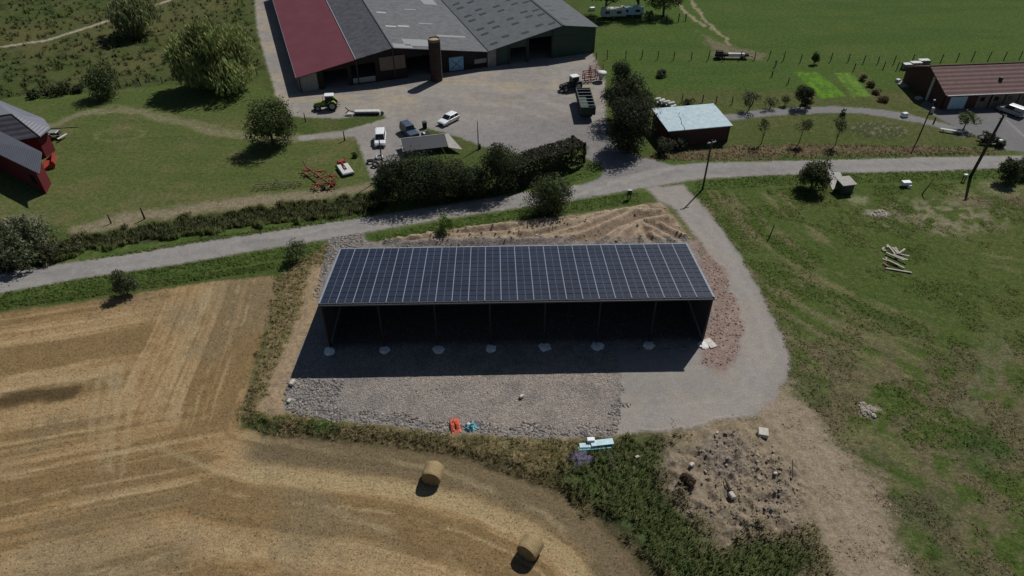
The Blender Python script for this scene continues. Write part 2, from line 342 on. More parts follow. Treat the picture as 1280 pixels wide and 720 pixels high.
    a, b = G(1098, 163); g = sst(6.2, 4.6, np.hypot(X-a, (Y-b)*1.6)+n3); over(g*.55, c(.045, .060, .025)); over(g*sst(.55, .68, n4)*.6, c(.21, .19, .14)); H = H+g*.35*n3
    # garden beside the house and parking slab
    over(sst(-.2, .2, sdist(X, Y, GA([(1120,101),(1136,102),(1138,108),(1127,109)])))*.9, c(.34, .33, .29))
    # ---- banks of dry grass round the shed
    dl = sst(-.9, .9, sdist(wx, wy, DRYL)); over(dl, c(.19, .155, .075)); over(dl*sst(.48, .66, n3)*.6, c(.105, .10, .038)); over(dl*sst(.55, .72, n4)*.5, c(.27, .23, .13)); H = H+dl*(.15+.2*(n3-.5))
    lowb = sst(1.0, -1.0, sdist(X, Y, STUB))*sst(1., -1., sdist(X, Y, RUBBLE))*sst(57, 53, Y)*sst(-26, -22, X)*sst(24, 20, X-(50-Y)*.3)
    over(lowb, c(.155, .130, .058)); over(lowb*sst(.48, .66, n3)*.6, c(.085, .092, .034)); over(lowb*sst(.50, .66, fbm(X*1.2, Y*1.2, 61))*.8, c(.225, .185, .098)); over(lowb*sst(.56, .66, fbm(X*1.7, Y*1.7, 63))*.6, c(.045, .052, .022)); H = H+lowb*.15
    for (px, py, rad) in [(395,537,1.2),(330,532,1.2),(800,565,2.6),(770,575,2.2)]:
        a, b = G(px, py); over(sst(rad, rad*.4, np.hypot((wx-a)*.5, wy-b))*.9, c(.035, .085, .018))
    br = sst(-1, 1.2, sdist(wx, wy, BRUSHR)); over(br*.85, c(.062, .078, .030)); over(br*sst(.5, .7, n3)*.6, c(.095, .098, .042)); over(br*sst(.48, .6, fbm(X*.45+7, Y*.45, 141))*.6*sst(38, 48, Y), c(.15, .125, .062)); over(br*sst(.55, .65, fbm(X*.6, Y*.6+5, 143))*.5, c(.035, .048, .022)); over(br*sst(46, 38, Y)*.6, c(.045, .085, .022))
    # ---- zones
    Z = np.zeros(X.shape, int)
    st = sdist(w2x, w2y, STUB)
    # stubble: bands that follow the headlands, long swaths inside
    B2 = GA([(352,330),(346,365),(338,400),(322,450),(306,500),(297,540),(290,600),(280,700)]); B3 = MARGIN
    p, q = G(0, 391), G(250, 354); th = math.atan2(q[1]-p[1], q[0]-p[0])
    s1 = -(X-p[0])*math.sin(th)+(Y-p[1])*math.cos(th); t1 = (X-p[0])*math.cos(th)+(Y-p[1])*math.sin(th)
    d2 = ldist(X, Y, B2); d3 = ldist(X, Y, B3)
    def bands(s, t, sd): return fbm(s*.40+.5*n2, t*.02+3, sd, 2)+.34*(fbm(s*1.5+.6*n2, t*.05, sd+5, 2)-.5)+.42*(fbm(s*4.2+.3*n3, t*.10, sd+9, 2)-.5)
    m2 = sst(18.5, 9.5, d2+5*(n2-.5))*sst(42, 50, Y); m3 = sst(19, 9, d3+5*(n2-.5))*sst(-32, -25, X)
    m3 = np.where(Y < 50, m3, m3*(1-m2))
    bd = bands(s1, t1, 71)*(1-m2)+bands(d2, Y, 81)*m2
    bd = bd*(1-m3)+bands(d3, X, 91)*m3
    sc_ = c(.290, .198, .098)*np.ones(X.shape+(1,))
    dk = sst(.53, .40, bd)[..., None]; lt = sst(.53, .68, bd)[..., None]
    sc_ = sc_*(1-dk*.66)+c(.165, .115, .055)*dk*.66; sc_ = sc_*(1-lt*.7)+c(.345, .255, .142)*lt*.7
    gy = sst(.5, .72, fbm(X*.09, Y*.09, 95))[..., None]; sc_ = sc_*(1-gy*.45)+c(.19, .165, .110)*gy*.45
    def tram(s, offs):
        k = np.zeros(X.shape)
        for o1 in offs: k = np.maximum(k, sst(.24, .08, np.abs(s+.5*(n2-.5)-o1)))
        return k*sst(.38, .55, n3*.6+n2*.5)
    tm = tram(s1, [-4, -5.8, -12, -13.8, -20, -21.8, -29, -30.8, -38, -39.8])*(1-m2)*(1-m3)+tram(d2, [3.0, 4.8, 8.2, 10.0, 13.0])*m2*(1-m3)+tram(d3, [5.2, 7.0, 10.5, 12.3, 15.2])*m3
    sc_ = sc_*(1-.42*tm[..., None])+c(.42, .33, .19)*.42*tm[..., None]
    sc_ = sc_*(.88+.24*n3[..., None])
    # dark outermost round along the headland
    mg = sst(4.2, 2.6, d3+.8*(n3-.5))[..., None]*sst(-27, -24, X)[..., None]; sc_ = sc_*(1-mg*.8)+c(.120, .098, .060)*mg*.8
    mg = (sst(5.6, 4.6, d3)*sst(3.2, 4.2, d3)*sst(-27, -24, X))[..., None]; sc_ = sc_*(1-mg*.6)+c(.36, .29, .16)*mg*.6
    for P in ([(143,455),(134,500),(128,545),(124,590)], [(152,455),(146,500),(140,545),(137,590)], [(112,560),(118,500),(125,470)], [(165,470),(160,540),(152,590)], [(255,368),(243,410),(225,470),(210,530)], [(262,368),(250,410),(233,470),(219,530)],
              [(0,497),(50,490),(95,477),(125,470),(140,480),(147,492)], [(0,490),(60,480),(105,472),(140,466),(150,478)], [(300,545),(420,565),(560,590),(680,640),(740,700)], [(300,690),(200,700),(60,740)], [(200,560),(300,600),(420,640),(560,690),(600,760)], [(0,600),(100,575),(190,560)]):
        k = (sst(.5, .1, ldist(w2x, w2y, GA(P)))*.34*sst(.25, .55, n2))[..., None]; sc_ = sc_*(1-k)+c(.38, .31, .19)*k
    for P in ([(0,505),(50,496),(95,492)], [(0,500),(60,494),(92,490)]):
        k = (sst(1.3, .4, ldist(wx, wy, GA(P)))*.8)[..., None]; sc_ = sc_*(1-k)+c(.085, .06, .03)*k
    m = sst(-.25, .25, st)[..., None]; col = col*(1-m)+sc_*m; Z[st > 0] = 1
    edge = sst(1.3, .2, np.abs(st+.5))*sst(-30, -24, X)*sst(55, 50, Y); H = H-edge*.3; over(edge*.55, c(.06, .045, .028))
    H = np.where(st > .5, (n3-.5)*.07+(.5-bd)*.10, H)
    # dirt
    bl = sdist(w2x, w2y, BANKL); over(sst(-.3, .3, bl), c(.30, .225, .145)); over(sst(-.2, .3, bl)*sst(.5, .7, n4)*.6, c(.20, .15, .10)); Z[bl > 0] = 2; H = H+sst(0, 1, bl)*.2*n3
    dr = sdist(wx+(n3-.5)*2, wy+(n4-.5)*2, DIRTR); m = sst(-2.2, 1.2, dr); over(m, c(.250, .200, .138)); over(m*sst(.48, .68, n2)*.45, c(.15, .13, .07)); over(m*sst(.45, .66, n3)*.6, c(.14, .12, .07)); over(m*sst(.55, .7, n4)*.5, c(.29, .24, .17))
    Z[dr > 0] = 2; H = H+m*(n3-.4)*.55
    pr = sst(-1.6, 1.2, sdist(wx+(n3-.5)*3, wy+(n3-.5)*2, PATHR)); over(pr*.8, c(.290, .235, .175)); H = H*(1-pr*.6); Z[pr > .5] = 2
    a, b = G(925, 605); m = sst(6.5, 4.0, np.hypot((wx-a)*.75, (wy-b)))*sst(.8, -.2, pr); over(m*.8, c(.245, .196, .148)); over(m*sst(.5,.62,fbm(X*1.6,Y*1.6,131))*.5, c(.26,.22,.16)); H = H+m*(.35+.8*(n3-.5)+.35*(n4-.5))
    a, b = G(905, 572); m = sst(3.2, 1.6, np.hypot((wx-a)*.9, (wy-b))); over(m*.6, c(.205, .172, .150)); H = H+m*.3*n4
    cl = sdist(w2x, w2y, CLAY); m = sst(-.3, .5, cl); over(m, c(.30, .235, .165)); over(m*sst(.5, .7, n2)*.5, c(.33, .245, .190)); Z[cl > 0] = 2
    rl = np.full(X.shape, 9.0)
    for P in CLAYROWS: rl = np.minimum(rl, ldist(X+.5*(n2-.5)+.25*(n3-.5), Y+.9*(n2-.5)+.3*(n3-.5), P))
    inc = sst(-.1, .5, cl)
    H = H+inc*(sst(.80, .05, rl)*(.38+.55*n3)+.10*n4+.12*n3)
    over(inc*sst(.5, .85, rl)*sst(1.9, 1.2, rl)*.75, c(.155, .112, .078)); over(inc*sst(.35, .05, rl)*.45, c(.40, .325, .235))  # shade painted into the troughs between clay rows, crests coloured lighter
    # stones and gravel
    ru = sdist(w2x, w2y, RUBBLE); m = sst(-.3, .3, ru); over(m, c(.262, .234, .212)); over(m*sst(.42, .62, n2)*.6, c(.300, .262, .225)); over(m*sst(.5, .72, fbm(X*.5, Y*.5, 99))*.5, c(.165, .155, .150))
    over(m*sst(-14, -20, X)*.55, c(.180, .178, .178)); Z[ru > 0] = 3; kk = sst(-.2, 2.2, ru); H = H*(1-kk)+kk*((n4-.5)*.06+(n3-.5)*.05)
    tr = sdist(w2x, w2y, TRACK); m = sst(-.4, .4, tr); over(m, c(.262, .243, .225)); over(m*sst(.45, .7, n2)*.5, c(.232, .215, .200)); over(m*sst(.5, .7, fbm(X*.35, Y*.35, 101))*.35, c(.30, .265, .215)); Z[tr > 0] = 4; H = np.where(tr > .3, (n3-.5)*.05, H)
    over(sst(-.6, .6, sdist(X, Y, np.array([(-20.2, 56.4), (21.4, 57.5), (21.2, 68.8), (-20.5, 67.7)])))*.75, c(.065, .055, .048))  # shed floor colour darkened to stand in for deep shade under the roof
    for P in ([(835,245),(880,300),(915,370),(945,440),(930,490),(880,505),(800,510)], [(850,245),(900,300),(935,370),(962,440),(945,500),(890,520),(800,525)]):
        over(m*sst(.8, .2, ldist(wx, wy, GA(P)))*.3, c(.32, .30, .28))
    rg = sdist(wx, wy, REDG); m = sst(-.7, .7, rg+1.2*(n3-.5)); over(m*.9, c(.235, .168, .145)); over(m*sst(.55, .75, n3)*.5, c(.32, .25, .21)); Z[rg > 0] = 5; H = H+m*.12*n4
    # farmyard
    ya = sdist(w2x, w2y, YARD); m = sst(-.35, .35, ya); yc = c(.268, .248, .228)*np.ones(X.shape+(1,))
    e = sst(118, 106, Y-.1*X)[..., None]*sst(-26, -14, X)[..., None]; yc = yc*(1-e)+c(.215, .205, .202)*e
    e = (sst(.45, .65, n2)*.4)[..., None]; yc = yc*(1-e)+c(.185, .175, .168)*e
    e = (sst(.5, .68, fbm(X*.15+4, Y*.5, 111))*sst(112, 124, Y)*.6)[..., None]; yc = yc*(1-e)+c(.33, .28, .20)*e
    for P in ([(770,222),(745,190),(700,165),(640,140),(560,135)], [(790,220),(752,180),(710,150),(650,125),(600,120)], [(790,214),(800,205),(780,200)]):
        k = (sst(1.6, .3, np.abs(ldist(X, Y, GA(P))-.9))*.35)[..., None]; yc = yc*(1-k)+c(.165, .158, .155)*k
    col = col*(1-m[..., None])+yc*m[..., None]; Z[ya > 0] = 6; H = np.where(ya > .3, (n3-.5)*.03, H)
    ln = sdist(w2x, w2y, LANE); over(sst(-.25, .25, ln), c(.185, .182, .178)); Z[ln > 0] = 7; H = np.where(ln > 0, 0.02, H)
    cp = sdist(X, Y, CARPARK); over(sst(-.2, .2, cp), c(.150, .148, .150)); over(sst(-.1, .2, cp)*sst(.5, .7, n2)*.4, c(.175, .168, .165)); Z[cp > 0] = 8; H = np.where(cp > 0, 0.02, H)
    over(sst(.16, .08, ldist(X, Y, GA([(1258,150),(1278,168),(1310,196)])))*.6*(cp > 0), c(.40, .39, .37))
    # road last
    rj = rd+.28*(n4-.5)+.25*(n3-.5)
    m = sst(-.15, .15, rj); rc = c(.250, .240, .228)*np.ones(X.shape+(1,))
    cen = np.abs(rd); e = (sst(.5, .8, fbm(X*.1, Y*.25, 121)) * .4)[..., None]; rc = rc*(1-e)+c(.205, .20, .195)*e
    e = (sst(1.25, 1.6, rd)*.35)[..., None]; rc = rc*(1-e)+c(.195, .19, .185)*e
    e = (sst(.56, .60, fbm(X*.18+3, Y*.5, 161))*.35)[..., None]; rc = rc*(1-e)+c(.170, .165, .160)*e
    e = (sst(.55, .72, n3)*.3)[..., None]; rc = rc*(1-e)+c(.28, .27, .25)*e
    for P in ([(700,252),(730,240),(775,229),(840,212)], [(480,275),(560,262)], [(340,298),(440,282)]):
        e = (sst(.5, .15, ldist(wx, wy, GA(P)))*.4)[..., None]; rc = rc*(1-e)+c(.32, .31, .28)*e
    col = col*(1-m[..., None])+rc*m[..., None]; Z[rj > 0] = 9; H = np.where(rj > -.1, .03, H)
    g_ = ((Z == 0)[..., None]); col = np.where(g_, col*np.array([1.06, 1.03, 1.12]), col)
    return H, np.maximum(col, .004), Z

NR, NC = 520, 900
_ys = [24.0]; r_ = (215/24.0)**(1/(NR-1))
for _ in range(NR-1): _ys.append(_ys[-1]*r_)
_t = np.linspace(-1, 1, NC); YY = np.array(_ys)[:, None]*np.ones((1, NC)); XX = _t[None, :]*(30+.66*YY)
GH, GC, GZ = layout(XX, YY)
_idx = np.arange(NR*NC).reshape(NR, NC)
GF = np.stack([_idx[:-1, :-1], _idx[:-1, 1:], _idx[1:, 1:], _idx[1:, :-1]], -1).reshape(-1, 4)
def _zoneof(fc):                      # zone of a face: that of its first corner
    return GZ.ravel()[fc[:, 0]]
ZF = _zoneof(GF)
GV = np.stack([XX, YY, GH], -1).reshape(-1, 3); GCf = GC.reshape(-1, 3)
def hz(x, y):
    """height of the finished ground at a point"""
    r = math.log(max(y, 24.01)/24.0)/math.log(r_); i = int(min(max(r, 0), NR-2)); fi = r-i
    t = x/(30+.66*y); j = (t+1)/2*(NC-1); jj = int(min(max(j, 0), NC-2)); fj = j-jj
    if not (0 <= j <= NC-1): return 0.0
    return float((GH[i, jj]*(1-fj)+GH[i, jj+1]*fj)*(1-fi)+(GH[i+1, jj]*(1-fj)+GH[i+1, jj+1]*fj)*fi)
def hzv(x, y):
    r = np.log(np.maximum(y, 24.01)/24.0)/math.log(r_); i = np.clip(r, 0, NR-1).round().astype(int)
    j = np.clip((x/(30+.66*y)+1)/2*(NC-1), 0, NC-1).round().astype(int); return GH[i, j], GC[i, j], GZ[i, j]
gm = {
 0: ('ground', attr_mat('rough_grass', 1.5, .34, 4.5, .42, bump=.9, bdist=.12, bscale=5, spec=.05)),
 1: ('stubble_field', attr_mat('cut_stubble', 2.2, .13, 5.5, .34, bump=.8, bdist=.08, bscale=8, spec=.05)),
 2: ('bare_soil', attr_mat('clay_soil', 1.6, .18, 4.5, .28, bump=.9, bdist=.12, bscale=5, spec=.05)),
 3: ('rubble_yard', attr_mat('broken_stone', 1.6, .14, 5, .24, bump=1, bdist=.10, bscale=6, spec=.1, voron=7)),
 4: ('gravel_track', attr_mat('fine_gravel', 1.2, .10, 5.5, .20, bump=.5, bdist=.03, bscale=10, spec=.1)),
 5: ('red_gravel_bed', attr_mat('red_gravel', 2.4, .22, 8, .30, bump=.9, bdist=.08, bscale=7, spec=.1)),
 6: ('farmyard', attr_mat('yard_surface', .8, .16, 3.5, .18, bump=.4, bdist=.03, bscale=6, spec=.1)),
 7: ('lane', attr_mat('lane_tarmac', 1.2, .14, 9, .14, bump=.3, bdist=.02, bscale=10, spec=.15)),
 8: ('car_park', attr_mat('car_park_tarmac', 1.0, .12, 9, .12, bump=.3, bdist=.02, bscale=10, spec=.15)),
 9: ('road', attr_mat('road_tarmac', .9, .13, 4.5, .16, bump=.3, bdist=.02, bscale=10, spec=.15)),
}
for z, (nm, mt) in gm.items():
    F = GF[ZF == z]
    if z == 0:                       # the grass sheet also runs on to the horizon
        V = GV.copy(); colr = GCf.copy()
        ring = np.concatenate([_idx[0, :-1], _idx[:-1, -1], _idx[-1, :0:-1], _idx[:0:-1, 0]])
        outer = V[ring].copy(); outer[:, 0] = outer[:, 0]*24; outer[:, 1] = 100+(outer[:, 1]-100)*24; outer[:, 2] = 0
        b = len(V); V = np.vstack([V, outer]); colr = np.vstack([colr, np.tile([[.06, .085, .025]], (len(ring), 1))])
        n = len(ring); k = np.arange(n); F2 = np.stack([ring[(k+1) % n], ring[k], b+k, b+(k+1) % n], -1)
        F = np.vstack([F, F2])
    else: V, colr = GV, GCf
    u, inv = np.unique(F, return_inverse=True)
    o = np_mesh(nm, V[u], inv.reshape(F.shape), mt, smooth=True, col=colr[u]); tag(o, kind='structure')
# ------------------------------------------------------------------ stuff that grows or lies on it
def sample(poly, n, warp=.6):
    x0, y0 = poly.min(0); x1, y1 = poly.max(0); out = []
    tot = 0
    while tot < n:
        x = rng.uniform(x0, x1, n*2); y = rng.uniform(y0, y1, n*2)
        ok = sdist(x, y, poly)+(fbm(x*.8, y*.8, 5)-.5)*2*warp > 0
        out.append(np.stack([x[ok], y[ok]], -1)); tot += ok.sum()
    return np.vstack(out)[:n]
def tufts(name, P, h, spread, blades, width, cols, mt, mix=.5):
    """tussocks of grass or weeds: bunches of bent blades at points P"""
    n = len(P); hh, gc, gz = hzv(P[:, 0], P[:, 1])
    size = rng.uniform(.55, 1.25, n)*h; K = blades
    ang = rng.uniform(0, 2*np.pi, (n, K)); rad = rng.uniform(.15, 1, (n, K))*spread
    bx = P[:, 0:1]+np.cos(ang)*rad*.35; by = P[:, 1:2]+np.sin(ang)*rad*.35
    tx = P[:, 0:1]+np.cos(ang)*rad*1.5; ty = P[:, 1:2]+np.sin(ang)*rad*1.5
    tz = hh[:, None]+size[:, None]*rng.uniform(.6, 1.1, (n, K)); px = -np.sin(ang+.6)*width/2; py = np.cos(ang+.6)*width/2
    bz = hh[:, None]*np.ones((1, K))-.03
    V = np.stack([np.stack([bx-px, by-py, bz], -1), np.stack([bx+px, by+py, bz], -1), np.stack([(bx+tx)/2+px, (by+ty)/2+py, bz*.35+tz*.65], -1), np.stack([tx, ty, tz], -1)], 2).reshape(-1, 3)
    F = np.arange(n*K*4).reshape(-1, 4)
    cc = np.array(cols)[rng.integers(0, len(cols), n)]*rng.uniform(.7, 1.3, (n, 1)); cc = (cc*(1-mix)+gc*mix)*1.2
    cc = np.repeat(cc, K*4, axis=0)*rng.uniform(.85, 1.15, (n*K*4, 1))
    # blades wound so that they face the sky, shaded with the ground's upward normal (as grass cards usually are)
    Q = V.reshape(-1, 4, 3); nz = np.cross(Q[:, 1]-Q[:, 0], Q[:, 3]-Q[:, 0])[:, 2] < 0; F[nz] = F[nz][:, ::-1]
    o = np_mesh(name, V, F, mt, smooth=True, col=cc); nn = np.zeros((len(V), 3), np.float32); nn[:, 2] = 1; nn[:, :2] = rng.normal(size=(len(V), 2))*.35
    nn /= np.linalg.norm(nn, axis=1)[:, None]; o.data.normals_split_custom_set_from_vertices(nn); tag(o, kind='stuff'); return o
gmat = attr_mat('grass_blades', 3, .15, 9, .1, bump=0, trans=.15, spec=.05)
def strip(poly, n, *a, **k): return tufts(k.pop('name', 'grass'), sample(poly, n, k.pop('warp', .6)), *a, **k)
GRN = [(.06, .10, .025), (.085, .12, .035), (.05, .08, .02)]; DRYC = [(.28, .22, .12), (.20, .165, .08), (.12, .115, .045), (.08, .09, .03)]; DKG = [(.045, .06, .024), (.06, .078, .03), (.11, .105, .05)]
# verges (both sides of the road)
def verge(px_pts, w, n):
    P = GA(px_pts); seg = np.hypot(*(P[1:]-P[:-1]).T); cum = np.concatenate([[0], np.cumsum(seg)]); t = rng.uniform(0, cum[-1], n)
    x = np.interp(t, cum, P[:, 0]); y = np.interp(t, cum, P[:, 1])+rng.uniform(-w, w, n); return np.stack([x, y], -1)
vp = np.vstack([verge([(0,374),(100,356),(225,338),(320,322),(400,308)], 1.3, 6000), verge([(470,300),(560,283),(640,270),(720,258),(800,246)], 1.4, 5000),
                verge([(0,383),(60,374),(150,362),(250,346),(345,332)], .8, 4000), verge([(110,328),(200,312),(320,291),(470,266)], .9, 3500), verge([(560,251),(640,238),(700,228),(745,215)], 1.0, 1500),
                verge([(870,233),(960,226),(1100,222),(1280,216)], 1.5, 6000), verge([(810,194),(880,197),(1000,196),(1240,191)], 1.3, 4000)])
keep = hzv(vp[:, 0], vp[:, 1])[2] == 0
tufts('grass', vp[keep][::3], .18, .22, 6, .05, GRN, gmat)
strip(DRYL, 1000, .22, .35, 7, .06, DRYC, gmat, name='dry_grass', warp=1.5)
LOWB = GA([(300,528),(357,517),(420,530),(520,540),(640,550),(730,553),(760,552),(720,600),(690,610),(620,583),(560,566),(500,556),(400,546),(330,540)])
strip(LOWB, 1700, .20, .34, 7, .06, DRYC, gmat, name='dry_grass')
strip(BRUSHR, 3400, .38, .40, 8, .07, [(.055,.075,.026),(.085,.11,.036),(.20,.175,.09),(.13,.125,.055),(.07,.095,.034)], gmat, name='weeds', warp=3.5, mix=.62)
strip(DITCH, 6500, .65, .42, 8, .10, DKG, gmat, name='ditch_weeds', warp=2.2)
strip(VERGED, 1500, .28, .3, 6, .06, [(.20, .15, .09), (.14, .11, .07), (.10, .10, .045)], gmat, name='dry_grass')
# rough grass of the right hand field, thicker towards the track
RFIELD = GA([(866,240),(1280,225),(1360,300),(1400,480),(1400,760),(1110,760),(1090,620),(1000,520),(985,480),(960,390),(920,310)])
fp = sample(RFIELD, 34000); z_ = hzv(fp[:, 0], fp[:, 1])[2]; fp = fp[(z_ == 0) & (fbm(fp[:, 0]*.3, fp[:, 1]*.3, 77)+.25*np.exp(-np.maximum(-sdist(fp[:, 0], fp[:, 1], TRACK), 0)/10) > .58)]
tufts('field_grass', fp, .13, .24, 5, .055, [(.15, .135, .07), (.05, .075, .02), (.05, .07, .02)], gmat, mix=.8)
# dark rush tussocks of the pasture
pp = sample(PAST, 5200, 2); dens = fbm(pp[:, 0]*.7, pp[:, 1]*.7, 51); pp = pp[dens > .47]
d_ = ldist(pp[:, 0], pp[:, 1], FOOTP[0]); pp = pp[(d_ > 1.3) & (hzv(pp[:, 0], pp[:, 1])[2] == 0)]
tufts('rush_tussocks', pp, .75, .5, 9, .14, [(.030, .045, .016), (.05, .065, .022), (.09, .09, .035)], gmat, mix=.3)
sp = sample(PATHR, 1, 0)
dp = sample(DIRTR, 3000, 5); dp = dp[fbm(dp[:, 0]*.35, dp[:, 1]*.35, 151) > .52]; z_ = hzv(dp[:, 0], dp[:, 1])[2]
tufts('dry_grass', dp[::2], .12, .3, 6, .05, [(.34, .28, .17), (.24, .21, .11)], gmat, mix=.5)
# stubble stalks and loose straw
sp = sample(STUB, 40000, 0); sp = sp[(np.abs(sp[:, 0]) < 30+.62*sp[:, 1]-1) & (sp[:, 1] > 24.5)]
tufts('straw_stubble', sp, .08, .15, 4, .04, [(.32, .235, .12), (.26, .19, .095), (.38, .30, .17)], gmat, mix=.85)
# loose stones
ico_v = np.array([(0,0,1),(.894,0,.447),(.276,.851,.447),(-.724,.526,.447),(-.724,-.526,.447),(.276,-.851,.447),(.724,.526,-.447),(-.276,.851,-.447),(-.894,0,-.447),(-.276,-.851,-.447),(.724,-.526,-.447),(0,0,-1)])
ico_f = np.array([(0,1,2),(0,2,3),(0,3,4),(0,4,5),(0,5,1),(1,6,2),(2,7,3),(3,8,4),(4,9,5),(5,10,1),(1,10,6),(2,6,7),(3,7,8),(4,8,9),(5,9,10),(6,11,7),(7,11,8),(8,11,9),(9,11,10),(10,11,6)])
def stones(name, P, smin, smax, cols, mt):
    n = len(P); hh, _, _ = hzv(P[:, 0], P[:, 1]); s = smin+(smax-smin)*rng.uniform(0, 1, n)**2.2
    jit = 1+rng.uniform(-.32, .32, (n, 12, 1)); V = ico_v[None]*jit
    a = rng.uniform(0, 6.28, n); ca, sa = np.cos(a)[:, None], np.sin(a)[:, None]; sx = rng.uniform(.8, 1.5, (n, 1)); sz = rng.uniform(.45, .8, (n, 1))
    x = V[:, :, 0]*sx; y = V[:, :, 1]; z = V[:, :, 2]*sz
    W = np.stack([(x*ca-y*sa)*s[:, None]+P[:, 0:1], (x*sa+y*ca)*s[:, None]+P[:, 1:2], z*s[:, None]+hh[:, None]+s[:, None]*.25], -1).reshape(-1, 3)
    F = (ico_f[None]+12*np.arange(n)[:, None, None]).reshape(-1, 3)
    cc = np.array(cols)[rng.integers(0, len(cols), n)]*rng.uniform(.75, 1.2, (n, 1))
    o = np_mesh(name, W, F, mt, col=np.repeat(cc, 12, axis=0)); tag(o, kind='stuff'); return o
smat = attr_mat('stone_faces', 4, .12, 12, .12, bump=.3, bdist=.02, spec=.15)
GREY = [(.25, .235, .22), (.20, .19, .185), (.31, .285, .26), (.14, .135, .135), (.26, .22, .18)]
e1 = sample(GA([(358,500),(420,508),(500,520),(640,533),(765,534),(776,480),(784,480),(768,546),(730,549),(640,546),(560,541),(420,526),(357,513)]), 2600, 1.2)
e2 = sample(GA([(357,476),(430,474),(420,510),(357,513)]), 1100, 1.2); e3 = sample(RUBBLE, 3000, .3); e4 = sample(GA([(412,297),(452,292),(456,306),(425,315),(404,345),(398,372),(392,372)]), 900, .3)
e3 = e3[hzv(e3[:, 0], e3[:, 1])[2] == 3]
stones('stones', np.vstack([e1, e2, e4]), .03, .17, GREY, smat); stones('stones', e3, .02, .09, GREY, smat)
d1 = sample(GA([(880,545),(920,550),(1000,600),(1020,650),(960,665),(890,650),(865,600)]), 800, 3)
stones('rubble', d1, .04, .17, [(.24, .195, .15), (.18, .15, .125), (.30, .25, .19)], smat)
stones('stones', sample(REDG, 900, .5), .03, .12, [(.25, .17, .145), (.31, .24, .2), (.2, .15, .13)], smat)
stones('clods', sample(CLAY, 500, .2), .04, .16, [(.31, .24, .17), (.25, .19, .13), (.36, .30, .22)], smat)
for pts, n_ in (([(1094,262),(1108,264),(1108,272),(1092,272)], 90), ([(1072,503),(1090,506),(1094,522),(1076,518)], 60)): stones('rubble', sample(GA(pts), n_, .3), .08, .3, [(.42, .38, .33), (.3, .27, .22)], smat)
# ================================================================== BUILDINGS
def frame_of(p, q):
    """root placement from two ground points: local x runs from p to q"""
    return (p[0], p[1], 0.0), math.atan2(q[1]-p[1], q[0]-p[0]), math.hypot(q[0]-p[0], q[1]-p[1])
# ---- the open-fronted shed with solar roof
pL, pR = (-20.5, 55.8), (21.7, 56.9)
loc, rz, LEN = frame_of(pL, pR); DEP, HF, HB = 12.15, 6.6, 5.0
shed = empty('solar_hay_shed', loc, rz, 'long open-fronted shed with a dark blue solar panel roof in the middle of the photo', 'shed')
M['roof_dark'] = ribbed('dark_roof_sheet', (.055, .058, .065), .3, 'X', .2, .03, .6)
M['post'] = mat('painted_post', (.020, .021, .025), .7)
M['fresh_concrete'] = mat('fresh_concrete', (.70, .69, .66), .9, 0, .25, 2, .3)
M['panel'] = mat('solar_glass', (.017, .025, .048), .42, 0, .3, .35, spec=.3)
M['rail'] = mat('aluminium_rail', (.28, .31, .37), .4, .2)
def roofz(y): return HF+(HB-HF)*y/DEP
MB().slab([(0, 0, HF), (LEN, 0, HF), (LEN, DEP, HB), (0, DEP, HB)], .10).build('roof', M['roof_dark'], shed)
slope = math.atan2(HB-HF, DEP); NCOL, NROW = 24, 12
cw = (LEN-.30)/NCOL; SL = math.hypot(DEP, HB-HF); rh = (SL-.25)/NROW
def panel_geo(mb, i, j):
    x0 = .15+i*cw; s0 = .12+j*rh; v = []
    def pt(x, s, up):
        y = s*math.cos(slope)-up*math.sin(slope); return (x, y, HF+s*math.sin(slope)+up*math.cos(slope))
    g = .045
    for (a, b) in ((x0+.05, x0+cw/2-.014), (x0+cw/2+.014, x0+cw-.05)):
        p = [pt(a, s0+g, .10), pt(b, s0+g, .10), pt(b, s0+rh-g, .10), pt(a, s0+rh-g, .10)]
        mb.slab(p, .035)
rails = MB()
def pt_(x, s, up): return (x, s*math.cos(slope)-up*math.sin(slope), HF+s*math.sin(slope)+up*math.cos(slope))
for i in range(NCOL+1):
    x = .15+i*cw; rails.slab([pt_(x-.038, .04, .095), pt_(x+.038, .04, .095), pt_(x+.038, SL-.04, .095), pt_(x-.038, SL-.04, .095)], .08)
for i in range(NCOL):
    x = .15+(i+.5)*cw; rails.slab([pt_(x-.024, .06, .080), pt_(x+.024, .06, .080), pt_(x+.024, SL-.06, .080), pt_(x-.024, SL-.06, .080)], .06)
rails.slab([pt_(0, SL-.12, .11), pt_(LEN, SL-.12, .11), pt_(LEN, SL+.04, .11), pt_(0, SL+.04, .11)], .08)
rails.slab([pt_(0, 0, .10), pt_(.1, 0, .10), pt_(.1, SL-.13, .10), pt_(0, SL-.13, .10)], .08).slab([pt_(LEN-.1, 0, .10), pt_(LEN, 0, .10), pt_(LEN, SL-.13, .10), pt_(LEN-.1, SL-.13, .10)], .08)
rails.build('panel_rails', M['rail'], shed)
undr = MB(); undr.slab([pt_(.12, .1, .042), pt_(LEN-.12, .1, .042), pt_(LEN-.12, SL-.14, .042), pt_(.12, SL-.14, .042)], .02); undr.build('panel_backing', M['rail'], shed)
rest = MB(); k = 0
for j in range(NROW):
    for i in range(NCOL):
        if k < 100:
            a = MB(); panel_geo(a, i, j); a.build('solar_panel', M['panel'], shed)
        else: panel_geo(rest, i, j)
        k += 1
tag(rest.build('solar_panels', M['panel'], shed), kind='stuff')
MB().box(LEN/2, -.09, HF-.24, LEN, .16, .16).build('gutter', M['dark_steel'], shed)
M['clad'] = ribbed('steel_cladding', (.085, .088, .098), .3, 'Y', .12, .03, .55)
M['cladx'] = ribbed('steel_cladding_back', (.12, .055, .048), .3, 'X', .25, .03, .6)
